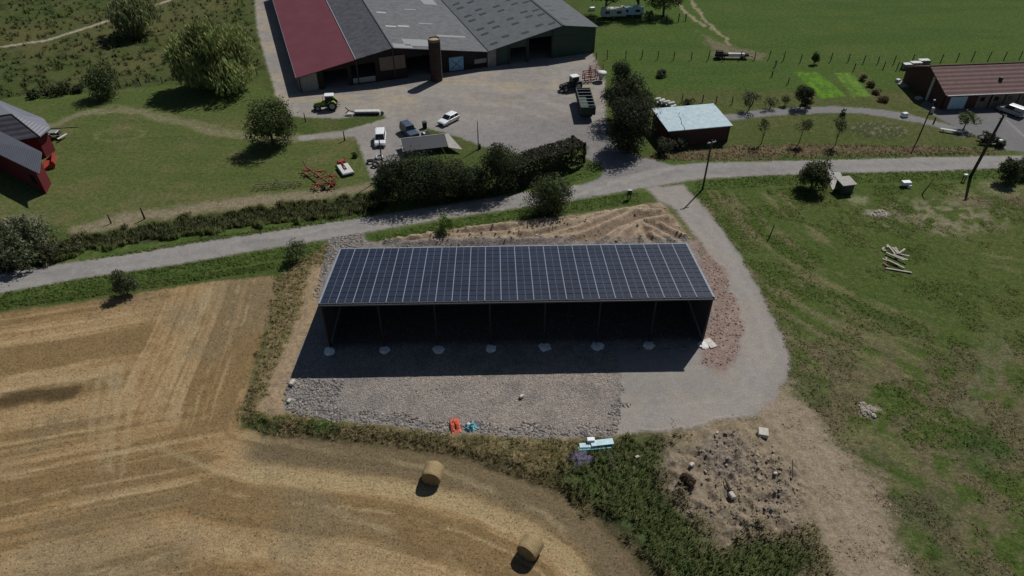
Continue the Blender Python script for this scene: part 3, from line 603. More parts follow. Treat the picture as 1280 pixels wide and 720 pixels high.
for nm, x in (('side_wall', .08), ('side_wall', LEN-.08)):
    MB().prism([(.12, .35), (DEP-.1, .35), (DEP-.1, roofz(DEP-.1)-.12), (.12, roofz(.12)-.12)], 'x', x-.04, x+.04).build(nm, M['clad'], shed)
MB().box(LEN/2, DEP-.14, .35, LEN-.3, .08, HB-.5).build('back_wall', M['cladx'], shed)
M['clad_low'] = M['concrete']
MB().box(LEN/2, DEP-.14, -.1, LEN-.3, .16, .45).box(.08, DEP/2+.1, -.1, .16, DEP-.6, .45).box(LEN-.08, DEP/2+.1, -.1, .16, DEP-.6, .45).build('base_wall', M['concrete'], shed)
for i in range(8):
    x = .25+i*(LEN-.5)/7; y = -.12+.0*i
    p = MB(); y0 = .18
    p.box(x, y0, 0, .08, .20, HF-.2); p.box(x, y0-.10, 0, .20, .02, HF-.2); p.box(x, y0+.10, 0, .20, .02, HF-.2)
    p.build('post', M['post'], shed)
    ft = MB(); fr_ = random.uniform(.8, 1.05); prof = [(.72*fr_, -.05), (.70*fr_, .09), (.58*fr_, .16), (.3, .2)]; ft.lathe(prof, (x+random.uniform(-.12, .12), -.35+random.uniform(-.1, .1), 0), 14)
    for q in range(len(ft.v)): ft.v[q] = (ft.v[q][0]+random.uniform(-.15, .15), ft.v[q][1]+random.uniform(-.15, .15), ft.v[q][2])
    ft.build('concrete_footing', M['fresh_concrete'], shed)
    b = MB(); b.box(x, DEP/2+.1, 0, .14, .2, .2); b.v = []; b.f = []
    b.slab([(x-.07, .3, roofz(.3)-.12), (x+.07, .3, roofz(.3)-.12), (x+.07, DEP-.3, roofz(DEP-.3)-.12), (x-.07, DEP-.3, roofz(DEP-.3)-.12)], .38)
    b.box(x, DEP-.32, 0, .18, .22, HB-.45); b.build('roof_truss', M['dark_steel'], shed)
# ---- the big farm barns (two sheds side by side, facing the yard)
base = (-40.2, 126.0); ang = math.atan(.36); BD = 62.0
def sb(X): return (X+40.2)/math.cos(ang)
M['fc_dark'] = ribbed('old_fibre_cement', (.085, .088, .102), .35, 'Y', .25, .03, .85, .1, stain=(.048, .048, .056), scale=.8)
M['fc_light'] = ribbed('pale_fibre_cement', (.150, .155, .165), .35, 'Y', .16, .03, .85, .1, stain=(.108, .110, .118), scale=.8)
M['fc_green'] = ribbed('grey_green_fibre_cement', (.125, .140, .150), .35, 'Y', .14, .03, .8, .1, stain=(.100, .111, .118), scale=.8)
M['red_roof'] = ribbed('red_steel_roof', (.130, .042, .056), .35, 'Y', .10, .03, .7, .15, stain=(.125, .032, .044), scale=.25)
M['rowroof'] = M['fc_dark']
M['dwood'] = ribbed('dark_boards', (.036, .030, .028), .25, 'X', .3, .02, .9, .1)
M['twood'] = ribbed('tan_boards', (.20, .155, .12), .2, 'X', .2, .02, .9, .1)
M['gsheet'] = ribbed('green_steel_sheet', (.045, .075, .058), .3, 'X', .15, .03, .6, .2)
M['graywall'] = mat('grey_render', (.26, .25, .24), .9, 0, .2, 1.2, .2)
def facade(root, prof, openings, wall_mats, th=.2, y=0.0):
    """front wall following a roof profile, with real openings; prof = [(s,h)...], openings = [(s0,s1,h0,h1)], wall_mats = [(s0,s1,mat)]"""
    def top(s):
        for (a, ha), (b, hb) in zip(prof, prof[1:]):
            if a <= s <= b: return ha+(hb-ha)*(s-a)/(b-a)
        return prof[-1][1]
    cuts = sorted({p[0] for p in prof} | {o[0] for o in openings} | {o[1] for o in openings} | {w_[0] for w_ in wall_mats} | {w_[1] for w_ in wall_mats})
    for w0, w1, mt in wall_mats:
        mb = MB()
        for a, b in zip(cuts, cuts[1:]):
            if b <= w0+1e-6 or a >= w1-1e-6: continue
            segs = [(0, None)]
            for (o0, o1, h0, h1) in openings:
                if o0 <= a+1e-6 and o1 >= b-1e-6: segs = ([(0, h0)] if h0 > 0 else [])+[(h1, None)]
            for lo, hi in segs:
                if hi is None: pl = [(a, lo), (b, lo), (b, top(b)-.12), (a, top(a)-.12)]
                else: pl = [(a, lo), (b, lo), (b, hi), (a, hi)]
                if min(pl[2][1], pl[3][1]) <= lo+.02: continue
                mb.prism(pl, 'y', y, y+th)
        if mb.v: mb.build('front_wall', mt, root)
barn = empty('cattle_barn', (base[0], base[1], 0), ang, 'big farm barn with one red roof slope and grey slopes, behind the yard', 'barn')
s1, s2, s3, s4, s5 = sb(-29.8), sb(-23.0), sb(-5.0), sb(10.3), sb(17.6)
def rslab(root, a, ha, b, hb, mt, name='roof', y0=-.5, y1=BD, t=.12, kind=None):
    o = MB().slab([(a, y0, ha), (b, y0, hb), (b, y1, hb), (a, y1, ha)], t).build(name, mt, root); return o
hj = 3.1+(6.4-3.1)*s1/s2
rslab(barn, -.4, 3.05, s1, hj-.05, M['red_roof']); rslab(barn, s1-.1, hj+.02, s2, 6.4, M['fc_dark'])
lr = rslab(barn, s2+.02, 6.4, s3-.05, 3.3, M['fc_light'])
MB().tube([(s2, -.55, 6.43), (s2, BD, 6.43)], .13, 6).build('ridge_cap', M['dark_steel'], barn)
MB().box(s1-.05, BD/2, hj-.02, .16, BD+1, .1).build('roof_edge', M['steel'], barn)
MB().box(s3-.0, BD/2-.3, 3.12, .34, BD+.6, .14).build('valley_gutter', M['dark_steel'], barn)
MB().box(-.42, BD/2-.3, 2.88, .12, BD, .14).build('gutter', M['steel'], barn)
def onroof(a, ha, b, hb, s): return ha+(hb-ha)*(s-a)/(b-a)
M['newsheet'] = mat('paler_roof_sheet', (.24, .25, .26), .7, 0, .08)
M['skyl'] = mat('clear_roof_sheet', (.40, .41, .40), .5, 0, .08)
for (s, y, L_, W_, mt_) in [(s2+2.5, 13, 2.2, .8, 'skyl'), (s2+5.2, 13.5, 2.4, .9, 'skyl'), (s2+2.4, 22.5, 2, .8, 'skyl'), (s2+3.0, 33, 2.2, .8, 'skyl'), (s2+9, 38, 2.2, .9, 'skyl'), (s2+14, 8.2, 6, 1.2, 'newsheet'), (s2+5.6, 3.2, 5.5, 4.0, 'newsheet'), (s2+10.5, 16, 3.0, .7, 'newsheet'), (s2+9.5, 26, 2.6, .7, 'newsheet'), (s2+15.5, 34, 3.2, 6, 'newsheet'), (s2+2.2, .9, 3.6, 2.4, 'newsheet')]:
    a, b = s-L_/2, s+L_/2; ha, hb = onroof(s2, 6.4, s3, 3.3, a)+.03, onroof(s2, 6.4, s3, 3.3, b)+.03
    MB().slab([(a, y-W_/2, ha), (b, y-W_/2, hb), (b, y+W_/2, hb), (a, y+W_/2, ha)], .04).build('skylight' if mt_ == 'skyl' else 'roof_patch', M[mt_], barn)
prof = [(0, 3.1), (s1, hj), (s2, 6.4), (s3, 3.3)]
ops = [(4.6, 9.2, 0, 3.4), (9.9, 14.6, 1.3, 3.9), (20.7, 25.4, 0, 4.0), (29.0, 29.3, 0, .01)]
facade(barn, prof, ops, [(0, 3.4, M['graywall']), (3.4, 15.2, M['dwood']), (15.2, 20.7, M['dwood']), (20.7, 26.5, M['dwood']), (26.5, s3, M['dwood'])])
MB().box(18.0, -.10, 2.1, 5.0, .10, 2.6).build('sliding_door', M['twood'], barn)
MB().box(12.2, -.06, .3, 4.3, .08, 1.0).build('low_panel', M['steel'], barn)
dd = MB().box(30.8, -.10, .1, 3.0, .10, 2.9).build('blue_door', M['bluedoor'], barn)
x_ = MB()
for sgn in (1, -1): x_.box(30.8, -.17, 1.45, 3.2, .04, .12, ry=sgn*.72)
x_.box(30.8, -.17, 2.86, 3.0, .04, .12).box(30.8, -.17, .12, 3.0, .04, .12).build('door_brace', M['navy'], dd)
MB().box(36.4, -.08, 1.0, 3.6, .08, .9).build('low_panel', M['graywall'], barn)
for s in (0.1, s1, s2, 26.4, s3-.15):
    MB().box(s, -.12, 0, .22, .2, min(onroof(0, 3.1, s2, 6.4, s), onroof(s2, 6.4, s3, 3.3, s))-.15).build('post', M['dark_steel'], barn)
MB().box(0, BD/2+.2, 0, .2, BD, 2.9).build('side_wall', M['graywall'], barn)
MB().box(s3/2, BD-.3, 0, s3-.2, .2, 3.0).build('back_wall', M['dwood'], barn)
gb = empty('green_barn', (base[0]+s3*math.cos(ang), base[1]+s3*math.sin(ang), 0), ang, 'dark green steel barn with many skylights, right of the red-roofed barn', 'barn')
a4, a5 = s4-s3, s5-s3
rslab(gb, .16, 3.38, a4, 6.7, M['fc_green']); rslab(gb, a4+.02, 6.7, a5+.4, 5.45, M['fc_green'])
MB().box(a4, BD/2-.3, 6.66, .5, BD+.6, .12).build('ridge_cap', M['dark_steel'], gb)
for c_, (s, off) in enumerate([(2.2, 0), (5.2, 1.5), (9.0, 0), (12.6, 1.2), (14.9, 0), (a4+2.2, 2), (a4+5.2, .4)]):
    for r in range(9):
        y = 2.2+off+r*4.6+(1.4 if r % 2 else 0)
        if s < a4: ha, hb = onroof(0, 3.38, a4, 6.7, s-.75)+.03, onroof(0, 3.38, a4, 6.7, s+.75)+.03
        else: ha, hb = onroof(a4, 6.7, a5, 5.45, s-.75)+.03, onroof(a4, 6.7, a5, 5.45, s+.75)+.03
        MB().slab([(s-.75, y-.45, ha), (s+.75, y-.45, hb), (s+.75, y+.45, hb), (s-.75, y+.45, ha)], .04).build('skylight', M['dark_steel'], gb)
facade(gb, [(0, 3.3), (a4, 6.7), (a5, 5.45)], [(4.9, 8.4, 0, 3.2), (9.0, 14.0, 0, 4.7)], [(0, 2.0, M['graywall']), (2.0, 4.9, M['gsheet']), (4.9, a5, M['gsheet'])])
MB().box(a5-.1, BD/2+.2, 0, .2, BD, 5.2).build('side_wall', M['gsheet'], gb)
MB().box(a5/2, BD-.3, 0, a5-.3, .2, 3.2).build('back_wall', M['gsheet'], gb)
for s in (.15, 2.0, 4.7, 8.7, 14.2): MB().box(s, -.12, 0, .2, .18, onroof(0, 3.3, a4, 6.7, s)-.2).build('post', M['steel'] if s < 1 else M['dark_steel'], gb)
MB().box(16.6, -.06, .2, 4.6, .08, 4.2).build('sliding_door', M['gsheet'], gb)
# ---- silo
sx, sy = G(546, 100)
silo = empty('silo', (sx, sy, 0), 0, 'round brown silo with an open pale rim standing before the barn', 'silo')
M['silob'] = ribbed('silo_blocks', (.060, .042, .038), .5, 'Z', .3, .03, .9, .1)
MB().lathe([(1.16, 0), (1.16, 7.7), (1.16, 7.9)], n=28).build('silo_wall', M['silob'], silo, smooth=False)
MB().lathe([(1.20, 7.7), (1.24, 8.2), (1.06, 8.2), (1.06, 7.92)], n=28, cap=False).build('rim', M['wood'], silo)
MB().lathe([(1.05, 7.91), (.6, 8.08), (.1, 8.1)], n=20).build('silo_fill', mat('dry_feed', (.34, .29, .20), .9), silo)
for z in (1.6, 3.2, 4.8, 6.4): MB().lathe([(1.165, z), (1.20, z), (1.20, z+.08), (1.165, z+.08)], n=28, cap=False).build('hoop', M['dark_steel'], silo)
MB().tube([(1.14, -.4, .2), (1.16, -.42, 8.0)], .05).build('pipe', M['steel'], silo)
# ---- hut with the pale blue roof
p0, p1 = G(836, 163, 3.1), G(914, 156, 3.1); loc, a_, L_ = frame_of(p0, p1)
hut = empty('brick_hut', loc, a_, 'small dark brick hut with a pale blue sheet roof beside the dark trees', 'hut')
M['blueroof'] = mat('pale_blue_roof', (.29, .44, .54), .6, 0, .14, 1.3, .2, col2=(.46, .56, .58))
MB().slab([(-.2, -.3, 3.1), (L_+.2, -.3, 3.1), (L_+.2, 7.7, 3.45), (-.2, 7.7, 3.45)], .14).build('roof', M['blueroof'], hut)
cr_ = MB(); pts = [(2.6, -.32), (2.9, .8), (2.8, 1.6), (3.3, 3.0), (3.45, 4.6), (4.0, 5.6)]
for (xa, ya), (xb, yb) in zip(pts, pts[1:]):
    cr_.box((xa+xb)/2, (ya+yb)/2, 3.1+.35*((ya+yb)/2+.3)/8+.005, .10, math.hypot(xb-xa, yb-ya)+.02, .02, rz=-math.atan2(xb-xa, yb-ya))
cr_.build('roof_crack', M['dark_steel'], hut)
MB().box(.2, 3.6, 0, .3, 7.2, 3.0).box(L_-.2, 3.6, 0, .3, 7.2, 3.0).box(L_/2, 7.2, 0, L_-.7, .3, 3.2).build('side_wall', M['brick'], hut)
MB().box(L_/2, .15, 0, L_-.1, .3, 2.95).build('front_wall', M['brick'], hut)
MB().box(L_*.3, -.02, 0, 1.0, .06, 2.0).build('door', M['dark_wood'], hut)
# ---- single-storey brick house, right edge
p0, p1 = G(1183, 118, 2.9), G(1280, 114, 2.9); loc, a_, _ = frame_of(p0, p1); L_ = 30.0
hs = empty('brick_house', (loc[0], loc[1], 0), a_, 'long low red brick house with a pinkish tiled roof at the right edge', 'house')
M['tiles'] = ribbed('pink_brown_tiles', (.165, .100, .094), .95, 'Y', .18, .05, .8, .2, scale=1.2, line=.5)
HD = 13.0; HE, HR = 2.9, 5.6
MB().slab([(-.3, -.4, HE), (L_, -.4, HE), (L_, HD/2, HR), (-.3, HD/2, HR)], .16).build('roof', M['tiles'], hs)
MB().slab([(-.3, HD/2+.02, HR), (L_, HD/2+.02, HR), (L_, HD+.4, HE), (-.3, HD+.4, HE)], .16).build('roof', M['tiles'], hs)
MB().tube([(-.3, HD/2, HR+.02), (L_, HD/2, HR+.02)], .14, 8).build('ridge_tiles', M['tiles'], hs)
MB().prism([(0, 0), (HD, 0), (HD, HE-.25), (HD/2, HR-.22), (0, HE-.25)], 'x', 0, .3).build('gable_wall', M['brick'], hs)
MB().box(-.14, 4.3, 0, .24, .45, 4.4).build('chimney_flue', M['stonew'], hs)
MB().box(.6, .15, 0, 1.2, .3, HE-.2).box(5.6, .15, 0, 2.2, .3, HE-.2).box(2.95, .15, 2.35, 3.6, .3, HE-2.55).box(20, .15, 0, 20, .3, HE-.2).build('front_wall', M['brick'], hs)
MB().box(2.95, .10, 0, 3.55, .08, 2.3).build('garage_door', M['bluewhite'], hs)
MB().box(-.0+15, HD-.15, 0, 29, .3, HE-.2).build('back_wall', M['brick'], hs)
for i in range(6):
    x = 7.6+i*2.7
    if x+1.2 > L_: break
    d = MB().box(x, -.04, .05, 2.35, .08, 2.45).build('boarded_door', M['wood'], hs)
    MB().box(x-.3, -.10, 1.3, .8, .04, .8).build('window', M['glass'], d)
MB().box(11.5, 2.6, 4.05, .5, .5, .55).build('roof_vent', M['dark_steel'], hs)
MB().box(L_/2, -.48, HE-.15, L_, .12, .12).build('gutter', M['white'], hs)
# ---- red house, left edge (two wings)
M['metalroof'] = ribbed('grey_blue_metal_roof', (.165, .172, .205), .45, 'X', .08, .03, .5, .35)
M['darktile'] = ribbed('dark_slate_tiles', (.055, .055, .072), .5, 'Z', .3, .03, .6, .3, line=.5)
def poly_solid(root, name, top, t, mt):
    """roof face given by its top corners (world), thickness t"""
    R0 = root.location; n = len(top); a = [(p[0]-R0.x, p[1]-R0.y, p[2]) for p in top]; b = [(p[0], p[1], p[2]-t) for p in a]
    return MB().add(a+b, [tuple(range(n)), tuple(range(2*n-1, n-1, -1))]+[(i, (i+1) % n, n+(i+1) % n, n+i) for i in range(n)]).build(name, mt, root)
rh_ = empty('red_house', (-78, 96, 0), 0, 'red house with grey-blue metal roofs at the left edge', 'house')
apex, W0 = (-79.1, 102.3, 6.5), (-92, 97.0, 6.5)
K, C2, C3, N0, E0 = (-74.3, 99.6, 4), (-74.2, 102.7, 4), (-77.1, 106.1, 4), (-90.5, 114.5, 4), (-86, 92.6, 4)
KW = (-77.2, 98.2, 4)
poly_solid(rh_, 'tiled_roof', [apex, W0, E0, KW, K], .14, M['darktile'])
poly_solid(rh_, 'roof', [(apex[0]+.02, apex[1]+.02, 6.5), (K[0]+.03, K[1]+.03, 4), C2], .14, M['metalroof'])
poly_solid(rh_, 'roof', [(apex[0], apex[1]+.04, 6.5), (C2[0]-.02, C2[1]+.03, 4), C3, N0, (-92, 97.1, 6.5)], .14, M['metalroof'])
MB().tube([(a-b, c-d, e+.03) for (a, c, e), b, d in ((apex, -78, 96), (K, -78, 96))], .09, 6).tube([(a+78, c-96, e+.03) for a, c, e in (apex, W0)], .09, 6).build('ridge_cap', M['dark_steel'], rh_)
def wallring(root, pts, z0, z1, mt, name='wall'):
    R0 = root.location; mb = MB(); n = len(pts); cx = sum(p[0] for p in pts)/n; cy = sum(p[1] for p in pts)/n
    o_ = [(p[0]-R0.x, p[1]-R0.y) for p in pts]; i_ = [((p[0]+(cx-p[0])*.06)-R0.x, (p[1]+(cy-p[1])*.06)-R0.y) for p in pts]
    vs = [(x, y, z0) for x, y in o_]+[(x, y, z1) for x, y in o_]+[(x, y, z0) for x, y in i_]+[(x, y, z1) for x, y in i_]; fs = []
    for k in range(n):
        l = (k+1) % n; fs += [(k, l, n+l, n+k), (2*n+l, 2*n+k, 3*n+k, 3*n+l), (n+k, n+l, 3*n+l, 3*n+k)]
    return mb.add(vs, fs).build(name, mt, root)
wallring(rh_, [(-77.6, 98.8), (-75.1, 100.0), (-75.0, 102.6), (-77.7, 105.3), (-90, 112.9), (-92.5, 100), (-85.6, 94.0)], -.1, 3.85, M['redwall'])
ha, hb = G(0, 164, 5.6), G(52, 190, 5.6); la_, lb_ = G(0, 196, 4.1), G(49, 217, 4.1)
dx, dy = (ha[0]-hb[0])*1.2, (ha[1]-hb[1])*1.2
poly_solid(rh_, 'roof', [(hb[0], hb[1], 5.6), (ha[0]+dx, ha[1]+dy, 5.6), (la_[0]+dx, la_[1]+dy, 4.1), (lb_[0], lb_[1], 4.1)], .14, M['metalroof'])
ux, uy = (hb[0]-ha[0]), (hb[1]-ha[1]); ul = math.hypot(ux, uy); ux, uy = ux/ul, uy/ul; vx, vy = (lb_[0]-hb[0]), (lb_[1]-hb[1]); vl = math.hypot(vx, vy); vx, vy = vx/vl, vy/vl
f0 = (lb_[0]-ux*1.5-vx*.4, lb_[1]-uy*1.5-vy*.4); f1 = (hb[0]-ux*1.5+vx*.3, hb[1]-uy*1.5+vy*.3)
wallring(rh_, [f0, f1, (f1[0]-ux*22, f1[1]-uy*22), (f0[0]-ux*22, f0[1]-uy*22)], -.1, 3.95, M['redwall'])
MB().box(f0[0]-ux*2.2+vx*.03+78, f0[1]-uy*2.2+vy*.03-96, 1.0, 1.3, .12, 1.4, rz=math.atan2(uy, ux)).build('window', M['glass'], rh_)
MB().tube([(lb_[0]+78, lb_[1]-96, 4.0), (la_[0]+dx+78, la_[1]+dy-96, 4.0)], .08, 6).build('gutter', M['dark_steel'], rh_)
# ---- small electric kiosk with slab
p0 = G(1058, 243)
kx = empty('roadside_kiosk', (p0[0], p0[1], hz(*p0)), R(12), 'small dark green cabin with a flat grey roof right of the round tree', 'kiosk')
MB().box(0, .9, -.1, 1.9, 1.7, 1.75).build('cabin', M['green'], kx); MB().slab([(-1.15, -.15, 1.68), (1.15, -.15, 1.68), (1.15, 2.05, 1.9), (-1.15, 2.05, 1.9)], .12).build('roof', M['concrete'], kx)
MB().box(-.3, .02, .1, .8, .06, 1.4).build('door', M['dark_steel'], kx)
a, b, c2, d2_ = G(1032, 216), G(1050, 216), G(1057, 232), G(1040, 238)
sl = MB(); zz = .12; q = [(-.0, 0, 0)]; sl.slab([(d2_[0], d2_[1], zz), (c2[0], c2[1], zz), (b[0], b[1], zz+.02), (a[0], a[1], zz+.02)], .4)
tag(sl.build('access_slab', M['concrete']), 'sloping concrete slab between the road and the green kiosk', 'slab')
# ================================================================== TREES AND SHRUBS
lmat = attr_mat('leaves', .9, .25, 6, .2, rough=.75, bump=0, trans=.30, spec=.15)
def leaf_mesh(name, pos, nrm, size, cols, parent, droop=0, aspect=1.0):
    n = len(pos); up = rng.normal(size=(n, 3)); nr = nrm+rng.normal(size=(n, 3))*.55; nr /= np.linalg.norm(nr, axis=1)[:, None]+1e-9
    a = np.cross(nr, up); a /= np.linalg.norm(a, axis=1)[:, None]+1e-9; b = np.cross(nr, a)
    if droop:
        b = b*(1-droop)+np.array([0, 0, -1])*droop; b /= np.linalg.norm(b, axis=1)[:, None]+1e-9
    s = size*rng.uniform(.6, 1.3, (n, 1)); a = a*s*.5; b = b*s*.5*aspect
    bend = nr*s*.12
    V = np.stack([pos-b, pos+a*.9+bend, pos+b, pos-a*.9+bend], 1).reshape(-1, 3)
    F = np.arange(4*n).reshape(-1, 4)
    return np_mesh(name, V, F, lmat, parent, col=np.repeat(cols, 4, axis=0))
def crown_points(n, rx, ry, rz, zc, lobes, lob_r, squash=1.0, seed=0, gaps=.0, flat=False):
    r = np.random.default_rng(seed); L = []
    for k in range(lobes):
        d = r.normal(size=3); d /= np.linalg.norm(d); 
        if d[2] < -.8: d[2] *= -.5
        q = r.uniform(.45, .80); L.append((d*np.array([rx, ry, rz])*q*r.uniform(.9, 1.12), lob_r*r.uniform(.45, 1.2), r.uniform(.80, 1.2)))
    L.append((np.zeros(3), min(rx, ry, rz)*.75, .8))
    per = np.array([l[1]**2 for l in L]); per = (per/per.sum()*n).astype(int)
    P, Nn, K = [], [], []
    for (c0, rad, tone), m in zip(L, per):
        d = r.normal(size=(m, 3)); d /= np.linalg.norm(d, axis=1)[:, None]+1e-9
        rr_ = rad*(1-.45*r.uniform(0, 1, (m, 1))**1.6)*(1+.22*r.normal(size=(m, 1))*.6)
        p = c0+d*rr_*np.array([1, 1, .85*squash]); P.append(p); Nn.append(d); K.append(np.full(m, tone))
    P = np.vstack(P); Nn = np.vstack(Nn); K = np.concatenate(K); P[:, 2] += zc
    if gaps:
        g = fbm(P[:, 0]*1.3+P[:, 2]*.9+seed, P[:, 1]*1.3-P[:, 2]*.7, 200+seed, 3); ok = g > gaps; P, Nn, K = P[ok], Nn[ok], K[ok]
    return P, Nn, K
def trunk_mesh(root, h, r0, limbs, spread, seed, hc):
    r = random.Random(seed); mb = MB()
    mb.tube([(0, 0, -.15), (.04*h*r.uniform(-1, 1), .03*h, h*.35), (.05*h*r.uniform(-1, 1), 0, h*.75)], [r0*1.25, r0*.8, r0*.3], 8)
    for k in range(limbs):
        a = k*2.4+r.uniform(-.4, .4); z0 = h*r.uniform(.22, .5); e = spread*r.uniform(.5, .85)
        mb.tube([(0, 0, z0), (math.cos(a)*e*.5, math.sin(a)*e*.5, z0+h*.14), (math.cos(a)*e, math.sin(a)*e, z0+h*r.uniform(.22, .38))], [r0*.5, r0*.32, r0*.1], 6)
    mb.build('trunk', M['bark'], root, smooth=True)
def tree(name, px, py, w, h, label, cat='tree', n=2600, col=(.045, .062, .022), leaf=.34, lobes=14, depth=None, zlow=.06, lob=.38, seed=None, group=None, droop=0, aspect=1.3, gaps=.39, world=None, r0=None, tones=.2, lean=0):
    x, y = world or G(px, py); seed = seed if seed is not None else int(px*7+py)
    rz_ = random.Random(seed).uniform(0, 6)
    o = empty(name, (x, y, hz(x, y)-.03), 0, label, cat, group)
    rx = w/2; ry = (depth or w*.92)/2; dome = zlow <= .07; zc = h*(.44 if dome else zlow+(1-zlow)/2); rzr = h*(.58 if dome else (1-zlow)/2)
    P, Nn, K = crown_points(int(n*2.3), rx*.97, ry*.97, rzr*.92, zc, lobes+(8 if dome else 0), lob*min(rx, rzr)*1.35, seed=seed, gaps=gaps)
    P[:, 2] = np.where(P[:, 2] < .12, .12+np.abs(P[:, 2])*.35, P[:, 2])
    if lean: P[:, 0] += P[:, 2]*lean
    c = np.array(col)*K[:, None]*rng.uniform(1-tones, 1+tones, (len(P), 1)); c[:, 0] *= rng.uniform(.85, 1.25, len(P))
    leaf_mesh('crown', P, Nn, leaf*.74, np.maximum(c, .0)*1.75, o, droop, aspect)
    trunk_mesh(o, h*.9, r0 or max(.05, w*.028), max(4, min(8, int(w))), w*.42, seed, zc)
    return o
D = (.034, .046, .022)          # dark foliage
tree('willow_tree', 172, 44, 10.5, 9.5, 'willow with a dark crown beside the pale footpath, top left', n=6000, col=(.12, .145, .065), leaf=.46, droop=.6, aspect=2.8, lobes=18, zlow=.05)
tree('willow_tree', 277, 110, 17.5, 13.0, 'largest willow, broad pale green crown left of the red barn roof', n=12000, col=(.150, .185, .068), leaf=.50, droop=.6, aspect=3.0, lobes=30, lob=.30, zlow=.04, depth=13)
tree('bushy_tree', 134, 120, 7.0, 6.2, 'small dark tree on the hedge line between pasture and lawn', n=2600, col=(.045, .065, .026), zlow=.04)
tree('round_tree', 342, 180, 7.6, 9.2, 'dark round leafy tree alone on the lawn left of the tractor', n=5600, col=(.048, .066, .024), leaf=.32, lobes=22, zlow=.06)
tree('broadleaf_tree', 785, 186, 8.8, 9.4, 'large dark broadleaf tree at the yard entrance beside the brick hut', n=6400, col=(.026, .032, .018), lobes=22, zlow=.03)
tree('broadleaf_tree', 775, 152, 8.6, 9.0, 'dark tree directly behind the one at the yard entrance', n=5200, col=(.026, .034, .018), lobes=20, zlow=.03)
tree('broadleaf_tree', 800, 142, 5.4, 5.6, 'small green tree at the right side of the dark tree group', n=2400, col=(.055, .080, .026), lobes=12, zlow=.03)
tree('cypress_tree', 771, 112, 2.6, 6.6, 'narrow dark cypress at the far end of the dark tree group', n=1700, col=(.024, .036, .018), leaf=.26, lobes=16, depth=2.6, zlow=.02, lob=.8)
tree('cypress_tree', 779, 112, 1.9, 5.4, 'shorter dark cypress touching the narrow one', n=1100, col=(.026, .040, .018), leaf=.26, lobes=12, depth=2, zlow=.02, lob=.8)
tree('broadleaf_tree', 757, 20, 11.0, 9.5, 'dark tree over the pale trailer at the top edge', n=3600, col=(.040, .055, .024), zlow=.22)
tree('broadleaf_tree', 797, 17, 11, 11, 'middle tree of the dark row at the top edge', n=3600, col=(.042, .058, .024), zlow=.25)
tree('broadleaf_tree', 829, 20, 9.5, 7.5, 'right tree of the dark row at the top edge', n=2800, col=(.050, .068, .026), zlow=.1)
tree('shrub', 811, 22, 2.2, 1.8, 'low green shrub under the dark tree row at the top', 'shrub', n=420, col=(.07, .11, .03), zlow=0)
# evergreens between yard and road
for i, (px, py, w, h, dp, lab) in enumerate([(500, 250, 7.4, 6.9, 6, 'first dark evergreen at the left end of the roadside row'), (530, 247, 7.0, 6.7, 6, 'second dark evergreen of the roadside row, counted from the left'), (556, 246, 6.6, 6.6, 6, 'third dark evergreen of the roadside row, counted from the left'), (586, 243, 6.0, 5.6, 5, 'fourth dark evergreen of the roadside row, lower than its neighbours'),
                                       (620, 238, 5.6, 8.6, 5, 'tallest and pointed evergreen of the roadside row'), (486, 238, 3.6, 3.6, 3.5, 'low dark bush at the yard corner by the tyres')]):
    tree('evergreen_tree', px, py, w, h, lab, 'tree', n=int(700*w), col=(.030, .042, .020), leaf=.28, lobes=16, depth=dp, zlow=.0, group='evergreens between the yard and the road', lob=.5)
# trimmed hedge block
hx0, hy0 = G(638, 240); hx1, hy1 = G(731, 206); L_ = math.hypot(hx1-hx0, hy1-hy0); a_ = math.atan2(hy1-hy0, hx1-hx0)
hd = empty('trimmed_hedge', (hx0, hy0, 0), a_, 'dark flat-topped clipped hedge along the road left of the yard entrance', 'hedge')
n = 15000; q = rng.integers(0, 4, n); x = rng.uniform(0, L_, n); d_ = rng.uniform(0, 3.4, n); z = rng.uniform(.1, 3.6, n); nr = np.zeros((n, 3))
P = np.stack([x, d_, z], -1); f0 = q <= 1; P[f0, 2] = 3.5+(rng.random(f0.sum())-.5)*.5; nr[f0] = (0, 0, 1)
f1 = q == 2; P[f1, 1] = rng.uniform(-.1, .35, f1.sum()); nr[f1] = (0, -1, .2); f2 = q == 3; P[f2, 1] = 3.4-rng.uniform(0, .4, f2.sum()); nr[f2] = (0, 1, .2)
f3 = rng.random(n) < .12; P[f3, 0] = np.where(rng.random(f3.sum()) < .5, rng.uniform(0, .3, f3.sum()), L_-rng.uniform(0, .3, f3.sum()))
P += (fbm(P[:, 0]*.6, P[:, 1]*.6+P[:, 2], 9)[:, None]-.5)*np.array([0, .8, .8])
leaf_mesh('foliage', P, nr, .24, np.array([.048, .052, .032])*rng.uniform(.6, 1.6, (n, 1)), hd, aspect=1.2)
st_ = MB()
for k in range(14): st_.tube([(k*L_/14+.6, 1.7, -.1), (k*L_/14+.6+random.uniform(-.3, .3), 1.7, 3.0)], [.08, .04], 6)
st_.build('stems', M['bark'], hd)
